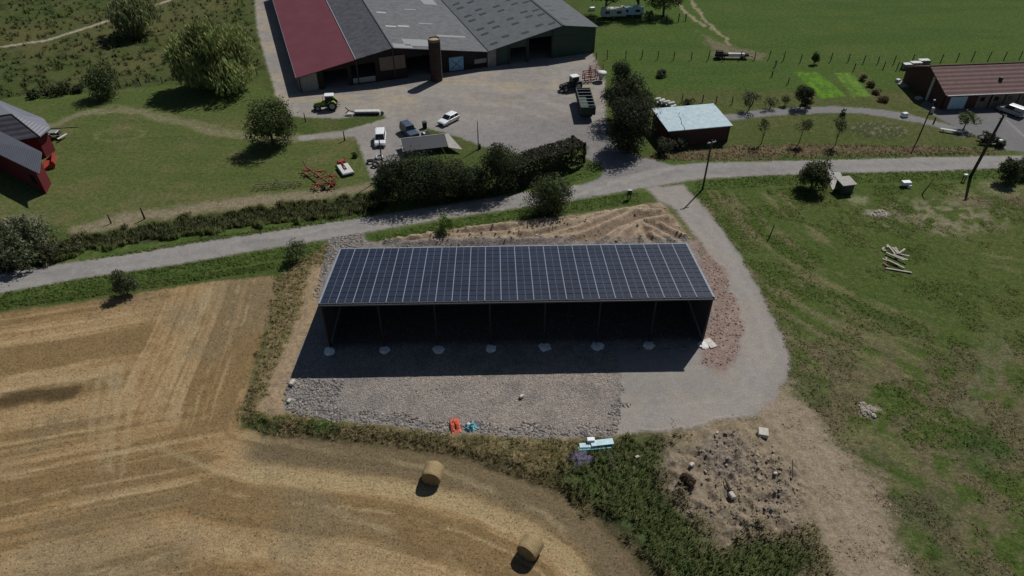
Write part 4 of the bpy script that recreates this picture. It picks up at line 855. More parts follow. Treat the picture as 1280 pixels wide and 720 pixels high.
# single bushes
tree('round_bush', 686, 266, 5.8, 5.6, 'round dark bush on the verge above the middle of the solar roof', 'bush', n=4600, col=(.045, .062, .026), leaf=.26, lobes=20, zlow=.0, lob=.5)
tree('sapling', 557, 294, 2.6, 3.0, 'light green sapling on the verge behind the shed roof', n=800, col=(.085, .135, .035), leaf=.24, lobes=10, zlow=.05)
tree('shrub', 371, 326, 3.2, 3.0, 'sparse green shrub beside the left gravel strip of the shed', 'shrub', n=760, col=(.06, .082, .036), leaf=.24, lobes=12, zlow=.0, gaps=.42)
tree('shrub', 160, 368, 2.9, 3.6, 'spiky dark shrub between the road and the stubble, left', 'shrub', n=900, col=(.045, .060, .030), leaf=.24, lobes=10, zlow=.0, gaps=.36)
tree('round_tree', 1014, 236, 5.3, 5.0, 'round dark tree beside the green kiosk', n=3600, col=(.048, .060, .026), leaf=.27, lobes=20, zlow=.08)
tree('bushy_tree', 1256, 228, 3.8, 4.8, 'dark leafy tree right of the thick utility pole', n=2200, col=(.040, .055, .026), leaf=.27, zlow=.04)
tree('bushy_tree', 1278, 222, 3.2, 3.4, 'low dark tree cut by the right edge of the photo', n=1300, col=(.045, .058, .028), leaf=.27, zlow=.04)
tree('grey_willow', 36, 322, 9.6, 6.4, 'grey-green willow in front of the red house', n=4800, col=(.080, .095, .055), leaf=.34, lobes=16, zlow=.06, aspect=1.8, gaps=.50)
tree('shrub', 10, 332, 6.0, 3.2, 'dark scrub at the left edge under the grey-green willow', 'shrub', n=1700, col=(.045, .050, .028), leaf=.28, zlow=.0, gaps=.46)
tree('shrub', 62, 322, 5.0, 2.6, 'dark scrub between the grey-green willow and the road', 'shrub', n=1300, col=(.050, .056, .030), leaf=.28, zlow=.0, gaps=.46)
tree('shrub', 92, 308, 4.4, 1.8, 'olive scrub at the left end of the roadside ditch', 'shrub', n=1000, col=(.070, .074, .036), leaf=.26, zlow=.0, gaps=.38)
tree('young_tree', 1204, 162, 3.6, 3.8, 'small green tree at the corner of the car park', n=1100, col=(.075, .105, .036), leaf=.26, zlow=.12)
tree('round_tree', 1001, 134, 3.2, 4.2, 'dark round tree beside the bright vegetable plot', n=1500, col=(.030, .036, .020), leaf=.25, zlow=.12)
tree('fruit_tree', 936, 138, 3.6, 4.0, 'grey fruit tree above the lane, leftmost of three', n=620, col=(.060, .066, .045), leaf=.25, zlow=.2, gaps=.42, group='fruit trees above the lane')
tree('fruit_tree', 962, 136, 2.8, 2.6, 'thin grey fruit tree above the lane, second of three', n=380, col=(.070, .080, .040), leaf=.22, zlow=.1, gaps=.42, group='fruit trees above the lane')
tree('fruit_tree', 981, 132, 2.0, 2.2, 'smallest fruit tree above the lane, third of three', n=260, col=(.075, .090, .040), leaf=.22, zlow=.1, gaps=.40, group='fruit trees above the lane')
for px, py, w, h, ln, lab in ((952, 180, 2.8, 5.0, 0, 'leftmost young tree on the grass between lane and road'), (998, 180, 2.6, 5.0, .12, 'second young tree between lane and road'), (1044, 182, 2.6, 5.6, 0, 'third young tree between lane and road, beside a dark trunk'), (1051, 152, 1.5, 2.6, 0, 'slim dark young tree standing on the lane edge')):
    tree('young_tree', px, py, w, h, lab, n=360, col=(.065, .078, .034), leaf=.24, zlow=.35 if h > 4 else .05, gaps=.36, lean=ln, r0=.07, group='young trees between lane and road')
tree('shrub', 1017, 80, 2.0, 2.4, 'small dark shrub at the meadow fence above the vegetable plot', 'shrub', n=330, col=(.05, .07, .03), zlow=.1)
tree('shrub', 827, 96, 2.6, 1.6, 'grey-green shrub on the meadow above the hut', 'shrub', n=380, col=(.06, .075, .045), zlow=.0)
xh, yh = G(863, 131, 3.3)
tree('shrub', 0, 0, 2.6, 4.6, 'dark shrub overhanging the back edge of the hut roof', 'shrub', n=900, col=(.030, .038, .018), leaf=.25, zlow=.1, world=(xh, yh+.6), seed=5)
tree('shrub', 831, 192, 3.0, 2.6, 'grey-green bush in front of the hut, left one', 'shrub', n=700, col=(.06, .068, .045), leaf=.24, zlow=.05, gaps=.36)
tree('shrub', 846, 186, 2.6, 2.3, 'grey-green bush in front of the hut, right one', 'shrub', n=600, col=(.066, .074, .045), leaf=.24, zlow=.05, gaps=.36)
tree('shrub', 1233, 178, 3.0, 1.8, 'dark low shrub beside the thick utility pole, at the car park edge', 'shrub', n=600, col=(.04, .05, .025), zlow=.0)
tree('shrub', 1246, 182, 2.2, 1.4, 'lowest dark shrub at the car park edge near the white letter box', 'shrub', n=380, col=(.045, .055, .025), zlow=.0)
tree('shrub', 1008, 132, 2.6, 1.4, 'pale olive bush at the foot of the dark round tree', 'shrub', n=400, col=(.11, .12, .05), zlow=.0)
for i, (px, py, w) in enumerate([(1078, 100, 2.0), (1087, 108, 2.2), (1095, 117, 2.2), (1103, 127, 2.4)]):
    tree('hedge_bush', px, py, w, 1.2, ['topmost', 'second', 'third', 'lowest'][i]+' brown-green bush in the slanting row right of the plots', 'bush', n=330, col=(.075, .065, .034), leaf=.24, zlow=.0, group='slanting row of bushes right of the plots')
for i, (px, py, w, h) in enumerate([(44, 121, 3.5, 1.3), (62, 119, 3.6, 1.5), (80, 116, 4.2, 2.2), (98, 114, 3.5, 1.4)]):
    tree('hedge_bush', px, py, w, h, ['leftmost', 'second', 'tallest', 'rightmost'][i]+' dark bush in the low hedge above the lawn, top left', 'bush', n=480, col=(.035, .042, .02), zlow=.0, group='low hedge between pasture and lawn')
tree('dark_weed_clump', 858, 610, 2.0, 1.1, 'dark brown weed clump at the left edge of the rubble', 'weed clump', n=420, col=(.06, .045, .03), leaf=.2, zlow=.0)
tree('shrub', 444, 196, 1.8, .9, 'low dark shrub on the lawn edge above the white mower', 'shrub', n=220, col=(.035, .05, .02), leaf=.22, zlow=.0)
# ================================================================== VEHICLES
def wheel(root, x, y, r, w, rim=None, name='wheel', hub=.55, z=None):
    """x along the vehicle, y across"""
    t = MB(); n = 18; prof = [(r*.6, -w/2), (r*.93, -w/2), (r, -w/2*.7), (r, w/2*.7), (r*.93, w/2), (r*.6, w/2)]
    t.lathe(prof, (0, 0, 0), n, 'y', cap=False); o = t.build(name, M['black'], root, loc=(x, y, z if z is not None else r))
    rm = MB().lathe([(r*.62, -w/2*.8), (r*.62, w/2*.8)], (0, 0, 0), n, 'y'); rm.build('rim', rim or M['steel'], o)
    return o
def car(px, py, ang, label, paint, L=4.2, W=1.76, H=1.5, kind='hatch', name='parked_car', cat='car', roof=None, world=None):
    x, y = world or G(px, py); root = empty(name, (x, y, 0.02), ang, label, cat)
    r = .31; h = W/2
    # body: side outlines at three widths, lofted across
    if kind == 'hatch': low = [(-L/2, .30), (-L/2+.03, .85), (-L/2+.25, .92), (L/2-1.25, .92), (L/2-.25, .78), (L/2-.03, .62), (L/2, .35)]
    elif kind == 'van': low = [(-L/2, .32), (-L/2, 1.0), (L/2-1.1, 1.0), (L/2-.2, .86), (L/2, .6), (L/2, .32)]
    else: low = [(-L/2, .35), (-L/2, .98), (L/2-1.2, 1.02), (L/2-.15, .95), (L/2, .8), (L/2, .35)]
    ys = [-h, -h+.10, h-.10, h]; vs = []; n = len(low)
    for k, yy in enumerate(ys):
        for (a, b) in low: vs.append((a*(.985 if k in (0, 3) else 1), yy, b-(.07 if (k in (0, 3) and b > .7) else 0)))
    fs = [tuple(range(n))[::-1], tuple(3*n+i for i in range(n))]
    for k in range(3):
        for i in range(n): fs.append((k*n+i, k*n+(i+1) % n, (k+1)*n+(i+1) % n, (k+1)*n+i))
    MB().add(vs, fs).build('body', paint, root, bevel=.04)
    if kind == 'hatch': cb, ct = (-L/2+.12, L/2-1.15), (-L/2+.50, L/2-1.95)
    elif kind == 'van': cb, ct = (-L/2+.03, L/2-1.0), (-L/2+.12, L/2-1.75)
    else: cb, ct = (-L/2+.05, L/2-1.45), (-L/2+.15, L/2-1.75)
    zb = .88 if kind == 'hatch' else .98; hw, ht = h-.08, h-.22
    q = [(cb[0], -hw, zb), (cb[1], -hw, zb), (cb[1], hw, zb), (cb[0], hw, zb), (ct[0], -ht, H-.05), (ct[1], -ht, H-.05), (ct[1], ht, H-.05), (ct[0], ht, H-.05)]
    MB().add(q, [(0, 3, 2, 1), (4, 5, 6, 7), (0, 1, 5, 4), (1, 2, 6, 5), (2, 3, 7, 6), (3, 0, 4, 7)]).build('windows', M['glass'], root)
    MB().add([(a*1.0, b*1.0, c) for (a, b, c) in [(ct[0]-.03, -ht-.02, H-.05), (ct[1]+.05, -ht-.02, H-.05), (ct[1]+.05, ht+.02, H-.05), (ct[0]-.03, ht+.02, H-.05), (ct[0]+.12, -ht+.14, H), (ct[1]-.15, -ht+.14, H), (ct[1]-.15, ht-.14, H), (ct[0]+.12, ht-.14, H)]],
             [(0, 3, 2, 1), (4, 5, 6, 7), (0, 1, 5, 4), (1, 2, 6, 5), (2, 3, 7, 6), (3, 0, 4, 7)]).build('roof', roof or paint, root)
    pl = MB()
    for sg in (-1, 1):
        for (a, b, w_) in ((cb[1], ct[1], .07), ((cb[0]+cb[1])/2-.1, (ct[0]+ct[1])/2, .08), (cb[0]+.03, ct[0]+.03, .16)):
            pl.add([(a-w_/2, sg*(hw+.012), zb), (a+w_/2, sg*(hw+.012), zb), (b+w_/2, sg*(ht+.012), H-.04), (b-w_/2, sg*(ht+.012), H-.04), (a-w_/2, sg*(hw-.04), zb), (a+w_/2, sg*(hw-.04), zb), (b+w_/2, sg*(ht-.04), H-.04), (b-w_/2, sg*(ht-.04), H-.04)],
                   [(0, 1, 2, 3), (4, 7, 6, 5), (0, 4, 5, 1), (1, 5, 6, 2), (2, 6, 7, 3), (3, 7, 4, 0)])
    if kind == 'van':
        for sg in (-1, 1): pl.box((cb[0]+ct[0])/2+.75, sg*(h-.13), zb, 1.3, .06, H-.12-zb)
    pl.build('pillars', paint, root)
    for sx_ in (-L/2+.75, L/2-.80):
        for sg in (-1, 1): wheel(root, sx_, sg*(h-.10), r, .2)
    for sg in (-1, 1):
        MB().box(L/2-.10, sg*(h-.32), .58, .18, .34, .14).build('headlight', M['white'], root)
        MB().box(-L/2+.02, sg*(h-.15), .62, .10, .16, .22).build('tail_light', M['red'], root)
        MB().box(cb[1]-.28, sg*(h+.08), .90, .14, .20, .13).build('side_mirror', paint, root)
    MB().box(L/2+.0, 0, .36, .06, W*.6, .16).build('grille', M['black'], root)
    return root
car(476, 178, R(-84), 'white van with a dark windscreen parked nearest the tyre pile', M['white'], L=4.3, W=1.8, H=1.78, kind='van', name='parked_van', cat='van')
car(512, 168, R(-58), 'dark blue-grey off-road car parked between the white van and bins', M['navy'], L=4.2, W=1.82, H=1.82, kind='jeep')
car(561, 153, R(-128), 'white hatchback parked on the yard right of the bins', M['white'], L=4.2, W=1.78, H=1.50)
car(1262, 142, R(124), 'silver people carrier with a white roof in front of the brick house', M['silver'], L=4.4, W=1.8, H=1.72, kind='van', roof=M['white'])
def tractor(px, py, ang, label, hoodm, roofm, sc=1.0, rimm=None):
    x, y = G(px, py); t = empty('tractor', (x, y, 0), ang, label, 'tractor')
    MB().prism([(.3, .75), (.3, 1.55), (1.2, 1.52), (2.15, 1.32), (2.3, 1.1), (2.3, .75)], 'y', -.40, .40).build('bonnet', hoodm, t, bevel=.06)
    MB().box(.3, 0, .45, 3.4, .5, .5).box(2.2, 0, .5, .5, .9, .35).build('chassis', M['dark_steel'], t)
    MB().box(-.55, 0, 1.0, 1.5, 1.35, 1.55, taper=.86).build('cab', M['glass'], t)
    f = MB()
    for a in (-1.27, .17):
        for b in (-.64, .64): f.tube([(a, b, 1.0), (a*.92-.04, b*.88, 2.55)], .05, 6)
    f.build('cab_frame', M['dark_steel'], t)
    MB().box(-.55, 0, 2.55, 1.75, 1.5, .18, taper=.9).build('cab_roof', roofm, t, bevel=.05)
    for sg in (-1, 1):
        wheel(t, -.95, sg*.88, .86, .48, rimm); wheel(t, 1.65, sg*.80, .56, .36, rimm)
        MB().prism([(-1.75, 1.35), (-1.35, 1.80), (-.55, 1.80), (-.15, 1.35), (-.3, 1.35), (-.65, 1.70), (-1.25, 1.70), (-1.6, 1.35)], 'y', sg*.88-.26, sg*.88+.26).build('fender', hoodm, t)
        MB().box(2.32, sg*.25, 1.05, .05, .16, .12).build('headlight', M['white'], t)
    MB().tube([(.55, .45, 1.5), (.55, .45, 2.6)], .05, 8).build('exhaust', M['dark_steel'], t)
    MB().tube([(-1.7, -.4, .5), (-2.3, -.35, .55)], .05, 6).tube([(-1.7, .4, .5), (-2.3, .35, .55)], .05, 6).tube([(-1.6, 0, 1.1), (-2.3, 0, 1.05)], .04, 6).build('hitch', M['dark_steel'], t)
    return t
tractor(410, 136, R(188), 'green tractor with a white cab roof parked in front of the barn', M['lime'], M['white'])
tractor(714, 112, R(205), 'tractor with a white roof coupled beside the dark green trailer', M['dark_steel'], M['white'])
# tipping trailer
q0, q1 = G(742, 137, 0), G(724, 96, 0); x, y = (q0[0]+q1[0])/2-.2, (q0[1]+q1[1])/2-1.5; ta = math.atan2(118-100, 14.0-12.0)
tr = empty('farm_trailer', (13.2, 118.0, 0), R(92), 'long dark green high-sided farm trailer parked by the dark trees', 'trailer')
MB().box(0, 0, 1.0, 8.4, 2.5, .12).build('floor', M['green'], tr)
for sg in (-1, 1):
    b = MB().box(0, sg*1.22, 1.12, 8.4, .08, 1.35); b.build('side_board', M['green'], tr)
    r_2 = MB()
    for k in range(9): r_2.box(-4.1+k*1.025, sg*1.29, 1.0, .10, .08, 1.5)
    r_2.box(0, sg*1.27, 2.44, 8.4, .14, .08).build('side_ribs', M['dark_steel'], tr)
for sx_ in (-4.2, 4.2): MB().box(sx_, 0, 1.12, .08, 2.44, 1.35).build('end_board', M['green'], tr)
c_ = MB()
for k in range(6): c_.box(-3.4+k*1.36, 0, 2.46, .09, 2.5, .08)
c_.build('cross_bar', M['steel'], tr)
for sx_ in (-1.9, -.6):
    for sg in (-1, 1): wheel(tr, sx_, sg*1.02, .52, .34)
MB().tube([(4.2, 0, .9), (5.6, 0, .6)], .08).tube([(4.2, .8, .9), (5.3, 0, .65)], .06).tube([(4.2, -.8, .9), (5.3, 0, .65)], .06).build('drawbar', M['dark_steel'], tr)
# red machine and fertiliser spreader behind it
x, y = G(737, 101); rm_ = empty('red_implement', (x, y, 0), R(15), 'red framed farm implement behind the green trailer', 'implement')
fr = MB()
for a in (-1.3, 0, 1.3):
    fr.tube([(a, -.5, .3), (a, -.5, 1.9)], .09, 6).tube([(a, .5, .3), (a, .5, 1.9)], .09, 6)
for z in (.4, 1.1, 1.9): fr.tube([(-1.4, -.5, z), (1.4, -.5, z)], .09, 6).tube([(-1.4, .5, z), (1.4, .5, z)], .09, 6)
fr.tube([(0, -.5, 1.9), (0, 0, 2.9), (0, .5, 1.9)], .08, 6); fr.build('frame', M['red'], rm_)
for k in range(5): MB().tube([(-1.2+k*.6, -.5, .5), (-1.2+k*.6, -.9, .2), (-1.2+k*.6, -.7, .0)], .06, 6).build('tine', M['dark_steel'], rm_)
x, y = G(751, 101); sp_ = empty('fertiliser_spreader', (x, y, 0), 0, 'white cone-shaped spreader hopper right of the red implement', 'spreader')
MB().lathe([(.3, .5), (1.0, 1.5), (1.05, 1.75)], n=16).build('hopper', M['offwhite'], sp_, smooth=True); MB().tube([(-.5, 0, 0), (-.3, 0, .8)], .06).tube([(.5, 0, 0), (.3, 0, .8)], .06).tube([(0, .5, 0), (0, .3, .8)], .06).build('frame', M['red'], sp_)
MB().lathe([(.45, .32), (.45, .36)], n=12).build('spinner_disc', M['steel'], sp_)
x, y = G(745, 88); ga = empty('leaning_gate', (x, y, 0), R(20), 'rusty tubular gate leaning at the corner of the green barn', 'gate'); g_ = MB()
for z in (.3, .6, .9, 1.2): g_.tube([(-1.6, 0, z), (1.6, 0, z)], .04, 6)
for a in (-1.6, 0, 1.6): g_.tube([(a, 0, 0), (a, 0, 1.25)], .05, 6)
g_.build('bars', M['rust'], ga)
# white flat implement on the grass strip
x, y = G(453, 143); fi = empty('folded_mower', (x, y, 0), R(2), 'long white covered implement lying on the grass strip beside the tractor', 'implement')
MB().box(.9, 0, .45, 4.6, 1.0, .30, taper=.94).build('cover', M['offwhite'], fi, bevel=.05); MB().box(.9, 0, .12, 4.4, .8, .3).build('cutter_bar', M['dark_steel'], fi)
MB().tube([(-1.4, 0, .5), (-2.4, .2, .7), (-2.9, .2, 1.3)], .09, 6).tube([(-2.4, .2, .7), (-2.9, -.5, .4)], .09, 6).build('headstock', M['dark_steel'], fi)
MB().box(-2.2, -.35, .3, 1.1, .5, .12).build('plate', M['offwhite'], fi)
wheel(fi, 3.6, -.2, .3, .18)
# red disc mower with pale cover
x, y = G(431, 213); mw = empty('disc_mower', (x, y, hz(x, y)), R(-62), 'red mower with a pale rectangular cover standing on the lawn', 'mower')
MB().box(.4, 0, .35, 3.4, 1.9, .26, taper=.92).build('cover', M['offwhite'], mw, bevel=.08)
MB().box(.4, -.95, .10, 3.2, .06, .35).box(2.1, 0, .12, .06, 1.8, .3).build('curtain', M['dark_steel'], mw)
MB().box(-1.9, .1, .25, .9, 1.3, .55, taper=.8).tube([(-1.6, 0, .7), (.2, 0, .9), (.9, .1, .66)], .11, 8).tube([(-2.0, .7, .3), (-2.7, .9, .9)], .08).build('headstock', M['red'], mw)
MB().tube([(0, -.25, .64), (1.1, -.25, .64)], .05, 6).build('guard_rail', M['dark_steel'], mw)
# hay tedder
x, y = G(399, 226); td = empty('hay_tedder', (x, y, hz(x, y)), R(-48), 'folded rusty red hay tedder standing on the dry lawn', 'tedder'); td.scale = (1.25, 1.25, 1.25)
MB().tube([(-3.0, 0, .7), (2.6, 0, .8)], .10, 8).tube([(-3.0, 0, .7), (-3.6, 0, 1.3)], .08, 6).tube([(1.0, -1.2, .9), (1.0, 1.2, .9)], .08, 6).build('frame', M['rust'], td)
for (a, b) in ((-2.2, -.3), (-1.0, .8), (1.0, 1.2), (1.6, -1.1), (2.5, .2)):
    ro = MB(); ro.lathe([(.14, .45), (.16, .75)], (a, b, 0), 10); o_ = ro.build('rotor', M['rust'], td); am = MB()
    for k in range(7):
        t = k*2*math.pi/7; am.tube([(a, b, .6), (a+.75*math.cos(t), b+.75*math.sin(t), .5)], .06, 5).tube([(a+.75*math.cos(t), b+.75*math.sin(t), .5), (a+.85*math.cos(t), b+.85*math.sin(t), .08)], .03, 5)
    am.build('tine_arms', M['red'], o_)
for b in (-.6, .7): wheel(td, 2.2, b, .32, .2)
# cultivator
x, y = G(347, 235); cu = empty('spring_tine_harrow', (x, y, hz(x, y)), R(9), 'grey-green spring tine harrow lying at the edge of the dry strip', 'harrow')
MB().tube([(-3.6, 0, .55), (3.6, 0, .55)], .06, 6).tube([(-3.6, .6, .55), (3.6, .6, .55)], .06, 6).tube([(-.5, 0, .55), (0, .3, 1.4), (.5, 0, .55)], .06, 6).tube([(0, .3, 1.4), (0, .8, .6)], .05, 6).build('frame', M['wood'], cu)
for k in range(11):
    a = -3.4+k*.68; b = 0 if k % 2 else .6; MB().tube([(a, b, .55), (a, b-.35, .62), (a, b-.45, .3), (a, b-.1, .02)], .05, 6).build('tine', M['wood'], cu)
# tyres by the hedge
for i, (px, py, tilt, lab) in enumerate([(474, 198, .15, 'worn tyre lying nearest the white van'), (470, 208, .5, 'tyre leaning in the shade behind the dark pole'), (477, 213, .1, 'tyre half under the hedge, lowest of the pile'), (464, 203, .3, 'tyre at the left of the pile by the pole')]):
    x, y = G(px, py); t = MB(); t.lathe([(.34, -.14), (.60, -.15), (.66, -.08), (.66, .08), (.60, .15), (.34, .14), (.34, -.14)], n=18, cap=False)
    o = t.build('tyre', M['black'] if i != 0 else M['steel'], None, smooth=True, loc=(x, y, .22+.3*tilt)); o.rotation_euler = (tilt, 0, i); tag(o, lab, 'tyre', 'tyres beside the hedge')
# bins and posts of the yard
x, y = G(531, 160); bn = empty('wheelie_bin', (x, y, 0), R(20), 'tall black bin standing between the white hatchback and the off-road car', 'bin')
MB().box(0, 0, .08, .62, .7, 1.0, taper=1.12).build('bin_body', M['black'], bn); MB().box(0, 0, 1.09, .72, .8, .08).build('lid', M['dark_steel'], bn)
x, y = G(534, 174); ct_ = empty('covered_trailer', (x, y, 0), R(-60), 'small black covered trailer right of the dark off-road car', 'trailer')
MB().box(0, 0, .45, 2.1, 1.4, .55, taper=.9).build('body', M['black'], ct_, bevel=.08)
for sg in (-1, 1): wheel(ct_, -.1, sg*.78, .32, .2)
MB().tube([(1.0, 0, .5), (1.9, 0, .45)], .05).build('drawbar', M['dark_steel'], ct_); MB().box(-.4, -.3, 1.0, .5, .3, .06).build('plate', M['white'], ct_)
x, y = G(530, 184); tp = empty('lean_to_roof', (x, y, 0), R(14), 'low grey sheet roof half hidden behind the dark evergreens', 'shelter')
MB().box(0, 1.02, 1.42, 7.4, .12, .12).box(-3.65, -.8, 1.12, .12, 3.6, .12, rx=.14).build('edge_board', M['concrete'], tp); MB().slab([(-3.6, -2.6, 1.0), (3.6, -2.6, 1.0), (3.6, 1.0, 1.5), (-3.6, 1.0, 1.5)], .08).build('roof', M['dark_steel'], tp); MB().slab([(3.7, -2.8, .9), (5.8, -3.6, .7), (4.3, .9, 1.5), (3.7, 1.0, 1.5)], .06).build('side_sheet', M['concrete'], tp)
pp_ = MB()
for a in (-3.4, 3.4):
    for b in (-2.3, .8): pp_.box(a, b, 0, .12, .12, .95)
pp_.build('post', M['dark_wood'], tp)
def pole(px, py, h, r, label, name='utility_pole', lean=(0, 0), cap=None, arm=False, matn='pole', cat='pole', group=None):
    x, y = G(px, py); o = empty(name, (x, y, hz(x, y)), 0, label, cat, group)
    MB().tube([(0, 0, -.2), (lean[0]*h*.5, lean[1]*h*.5, h*.5), (lean[0]*h, lean[1]*h, h)], [r*1.15, r, r*.8], 10).build('pole_shaft', M[matn], o, smooth=True)
    tx, ty = lean[0]*h, lean[1]*h
    if arm:
        MB().box(tx, ty, h-.5, 1.5, .12, .14, rz=R(25)).build('crossarm', M['steel'], o)
        for k in (-.6, 0, .6): MB().lathe([(.05, 0), (.07, .08), (.04, .18)], (tx+k*math.cos(R(25)), ty+k*math.sin(R(25)), h-.36), 8).build('insulator', M['white'], o)
    if cap: MB().lathe([(.16, 0), (.18, .1), (.1, .16)], (tx, ty, h), 10).build('lamp_cap', M[cap], o)
    return o
pole(878, 237, 8.2, .13, 'slender dark wooden pole at the mouth of the gravel track', arm=True)
pole(1147, 175, 7.0, .10, 'thin leaning pole on the grass below the lane', lean=(.02, 0), cap='offwhite')
pole(1213, 221, 10.3, .22, 'thickest utility pole, leaning right beside the road at the right', lean=(.06, 0), arm=True)
pole(598, 186, 5.0, .09, 'thin pale-grey pole at the yard edge behind the evergreens', matn='steel')
pole(480, 222, 6.6, .10, 'dark pole standing beside the tyre pile')
pole(431, 176, 1.8, .10, 'short dark post on the yard edge above the lawn', name='wooden_post', cat='post')
pole(382, 152, 1.6, .09, 'short post beside the green tractor at the yard edge', name='wooden_post', cat='post')
pole(181, 274, 1.9, .12, 'lone dark post at the upper edge of the roadside ditch', name='wooden_post', cat='post')
pole(139, 279, 1.4, .10, 'shorter lone post at the left of the dry strip', name='wooden_post', cat='post')
pole(1152, 243, 2.2, .08, 'dark stake leaning in the rough grass right of the white trough', name='wooden_stake', cat='stake', lean=(.35, 0))
pole(962, 296, 2.0, .07, 'dark stake at the left edge of the rough field', name='wooden_stake', cat='stake', lean=(.1, 0))
pole(600, 186, .9, .16, 'short dark stump at the foot of the thin grey pole', name='tree_stump', cat='stump')
pole(1167, 154, 1.1, .13, 'short dark bollard on the lane edge near the thin pole', name='bollard', cat='bollard', matn='dark_steel')
# small things by the roads
def box_thing(name, px, py, sx_, sy_, sz_, rz_, label, cat, mt, legs=None, lid=None, taper=1.0, bevel=.03):
    x, y = G(px, py); o = empty(name, (x, y, hz(x, y)), rz_, label, cat); z0 = legs or 0
    MB().box(0, 0, z0, sx_, sy_, sz_, taper=taper).build('body', M[mt], o, bevel=bevel)
    if lid: MB().box(0, 0, z0+sz_+.003, sx_*1.1, sy_*1.1, .08).build('lid', M[lid], o, bevel=.02)
    if legs:
        l_ = MB()
        for a in (-1, 1): l_.box(a*sx_*.35, 0, -.1, .1, .1, legs+.1)
        l_.build('leg', M['dark_steel'], o)
    return o
box_thing('meter_cabinet', 786, 249, .62, .4, .75, 0, 'small black cabinet on legs in the verge left of the gravel track', 'cabinet', 'dark_steel', legs=.75, lid='steel')
box_thing('water_trough', 1131, 233, 1.3, .8, .5, R(5), 'white trough in the grass between the kiosk and the thick pole', 'trough', 'white', legs=.35)
box_thing('plastic_drum', 1136, 235, .5, .5, .5, R(5), 'small white drum touching the right end of the white trough', 'drum', 'white', taper=.85)
box_thing('marker_box', 1204, 226, .55, .4, .25, 0, 'white-topped marker box at the foot of the thick pole', 'box', 'white', legs=.9)
box_thing('letter_box', 1247, 184, .6, .45, .35, R(10), 'white letter box on a post at the car park edge', 'letter box', 'white', legs=1.0)
box_thing('white_bale', 1130, 146, 1.25, 1.0, .8, R(10), 'rounded white bag standing on the lane', 'bag', 'white', taper=.8, bevel=.2)
box_thing('gate_pillar', 1164, 141, .5, .5, 1.0, 0, 'short pale gate pillar at the corner of the brick house lawn', 'pillar', 'stonew')
box_thing('garden_bench', 1188, 166, 3.4, .5, .12, R(-22), 'long pale plank bench on the grass beside the small green tree', 'bench', 'offwhite', legs=.4)
box_thing('garden_box', 1122, 102, .8, .7, .5, R(30), 'small white box on the lawn left of the brick house', 'box', 'offwhite')
box_thing('stone_planter', 1148, 124, 1.1, .9, .4, R(20), 'grey planter in the shadow of the brick house gable', 'planter', 'concrete')
for i, (px, py, w_, lab) in enumerate([(1132, 86, 1.6, 'leftmost grey water tank behind the brick house'), (1143, 84, 2.2, 'middle grey water tank behind the brick house, under pale mesh'), (1153, 81, 2.2, 'rightmost grey water tank behind the brick house')]):
    o = box_thing('water_tank', px, py, w_, 1.2, 1.1, R(5), lab, 'tank', 'offwhite' if i == 1 else 'steel'); o['group'] = 'tanks behind the brick house'
    cg = MB()
    for k in range(4): cg.box(-w_/2+k*w_/3, -.62, 0, .06, .05, 1.15)
    for z in (.25, .65, 1.05): cg.box(0, -.65, z, w_, .04, .05)
    cg.build('cage', M['dark_steel'], o)
# cattle feeder on wheels in the meadow
x, y = G(914, 73); cf = empty('cattle_feeder', (x, y, 0), R(-2), 'dark brown cattle feeder with a white panel at the meadow fence', 'cattle feeder')
MB().box(.6, 0, .55, 5.6, .9, .5).build('trough', M['dark_wood'], cf); MB().box(.9, -.47, .60, 3.4, .05, .42).build('white_panel', M['white'], cf); MB().box(.9, 0, 1.06, 3.4, .5, .05).build('white_top', M['white'], cf)
MB().box(-2.6, 0, .3, 1.6, 1.4, 1.3, taper=.8).build('hopper', M['dark_wood'], cf)
for a in (-2.4, 2.4):
    for sg in (-1, 1): wheel(cf, a, sg*.65, .38, .2)
MB().tube([(3.4, 0, .6), (4.6, 0, .3)], .06).build('drawbar', M['dark_wood'], cf)
# two pale trailers under the trees at the top
for px, py, L_, lab in ((766, 22, 6.0, 'pale low trailer under the dark trees at the top edge, left one'), (789, 20, 5.6, 'pale blue-white caravan under the dark trees at the top edge, right one')):
    x, y = G(px, py); cv = empty('caravan', (x, y, 0), R(4), lab, 'caravan', 'caravans under the trees at the top edge')
    MB().box(0, 0, .55, L_, 2.2, 1.7, taper=.93).build('body', M['bluewhite'] if px > 780 else M['offwhite'], cv, bevel=.15)
    for a in (-1.6, 1.2): MB().box(a, -1.08, 1.25, 1.1, .05, .55).build('window', M['glass'], cv)
    for sg in (-1, 1): wheel(cv, 0, sg*1.0, .34, .2)
    MB().tube([(L_/2, 0, .6), (L_/2+1.2, 0, .5)], .06).build('drawbar', M['dark_steel'], cv)
box_thing('white_barrel', 740, 13, 1.6, 1.0, .8, R(20), 'small white tank on the grass left of the pale trailers', 'tank', 'white', taper=.8, bevel=.15)
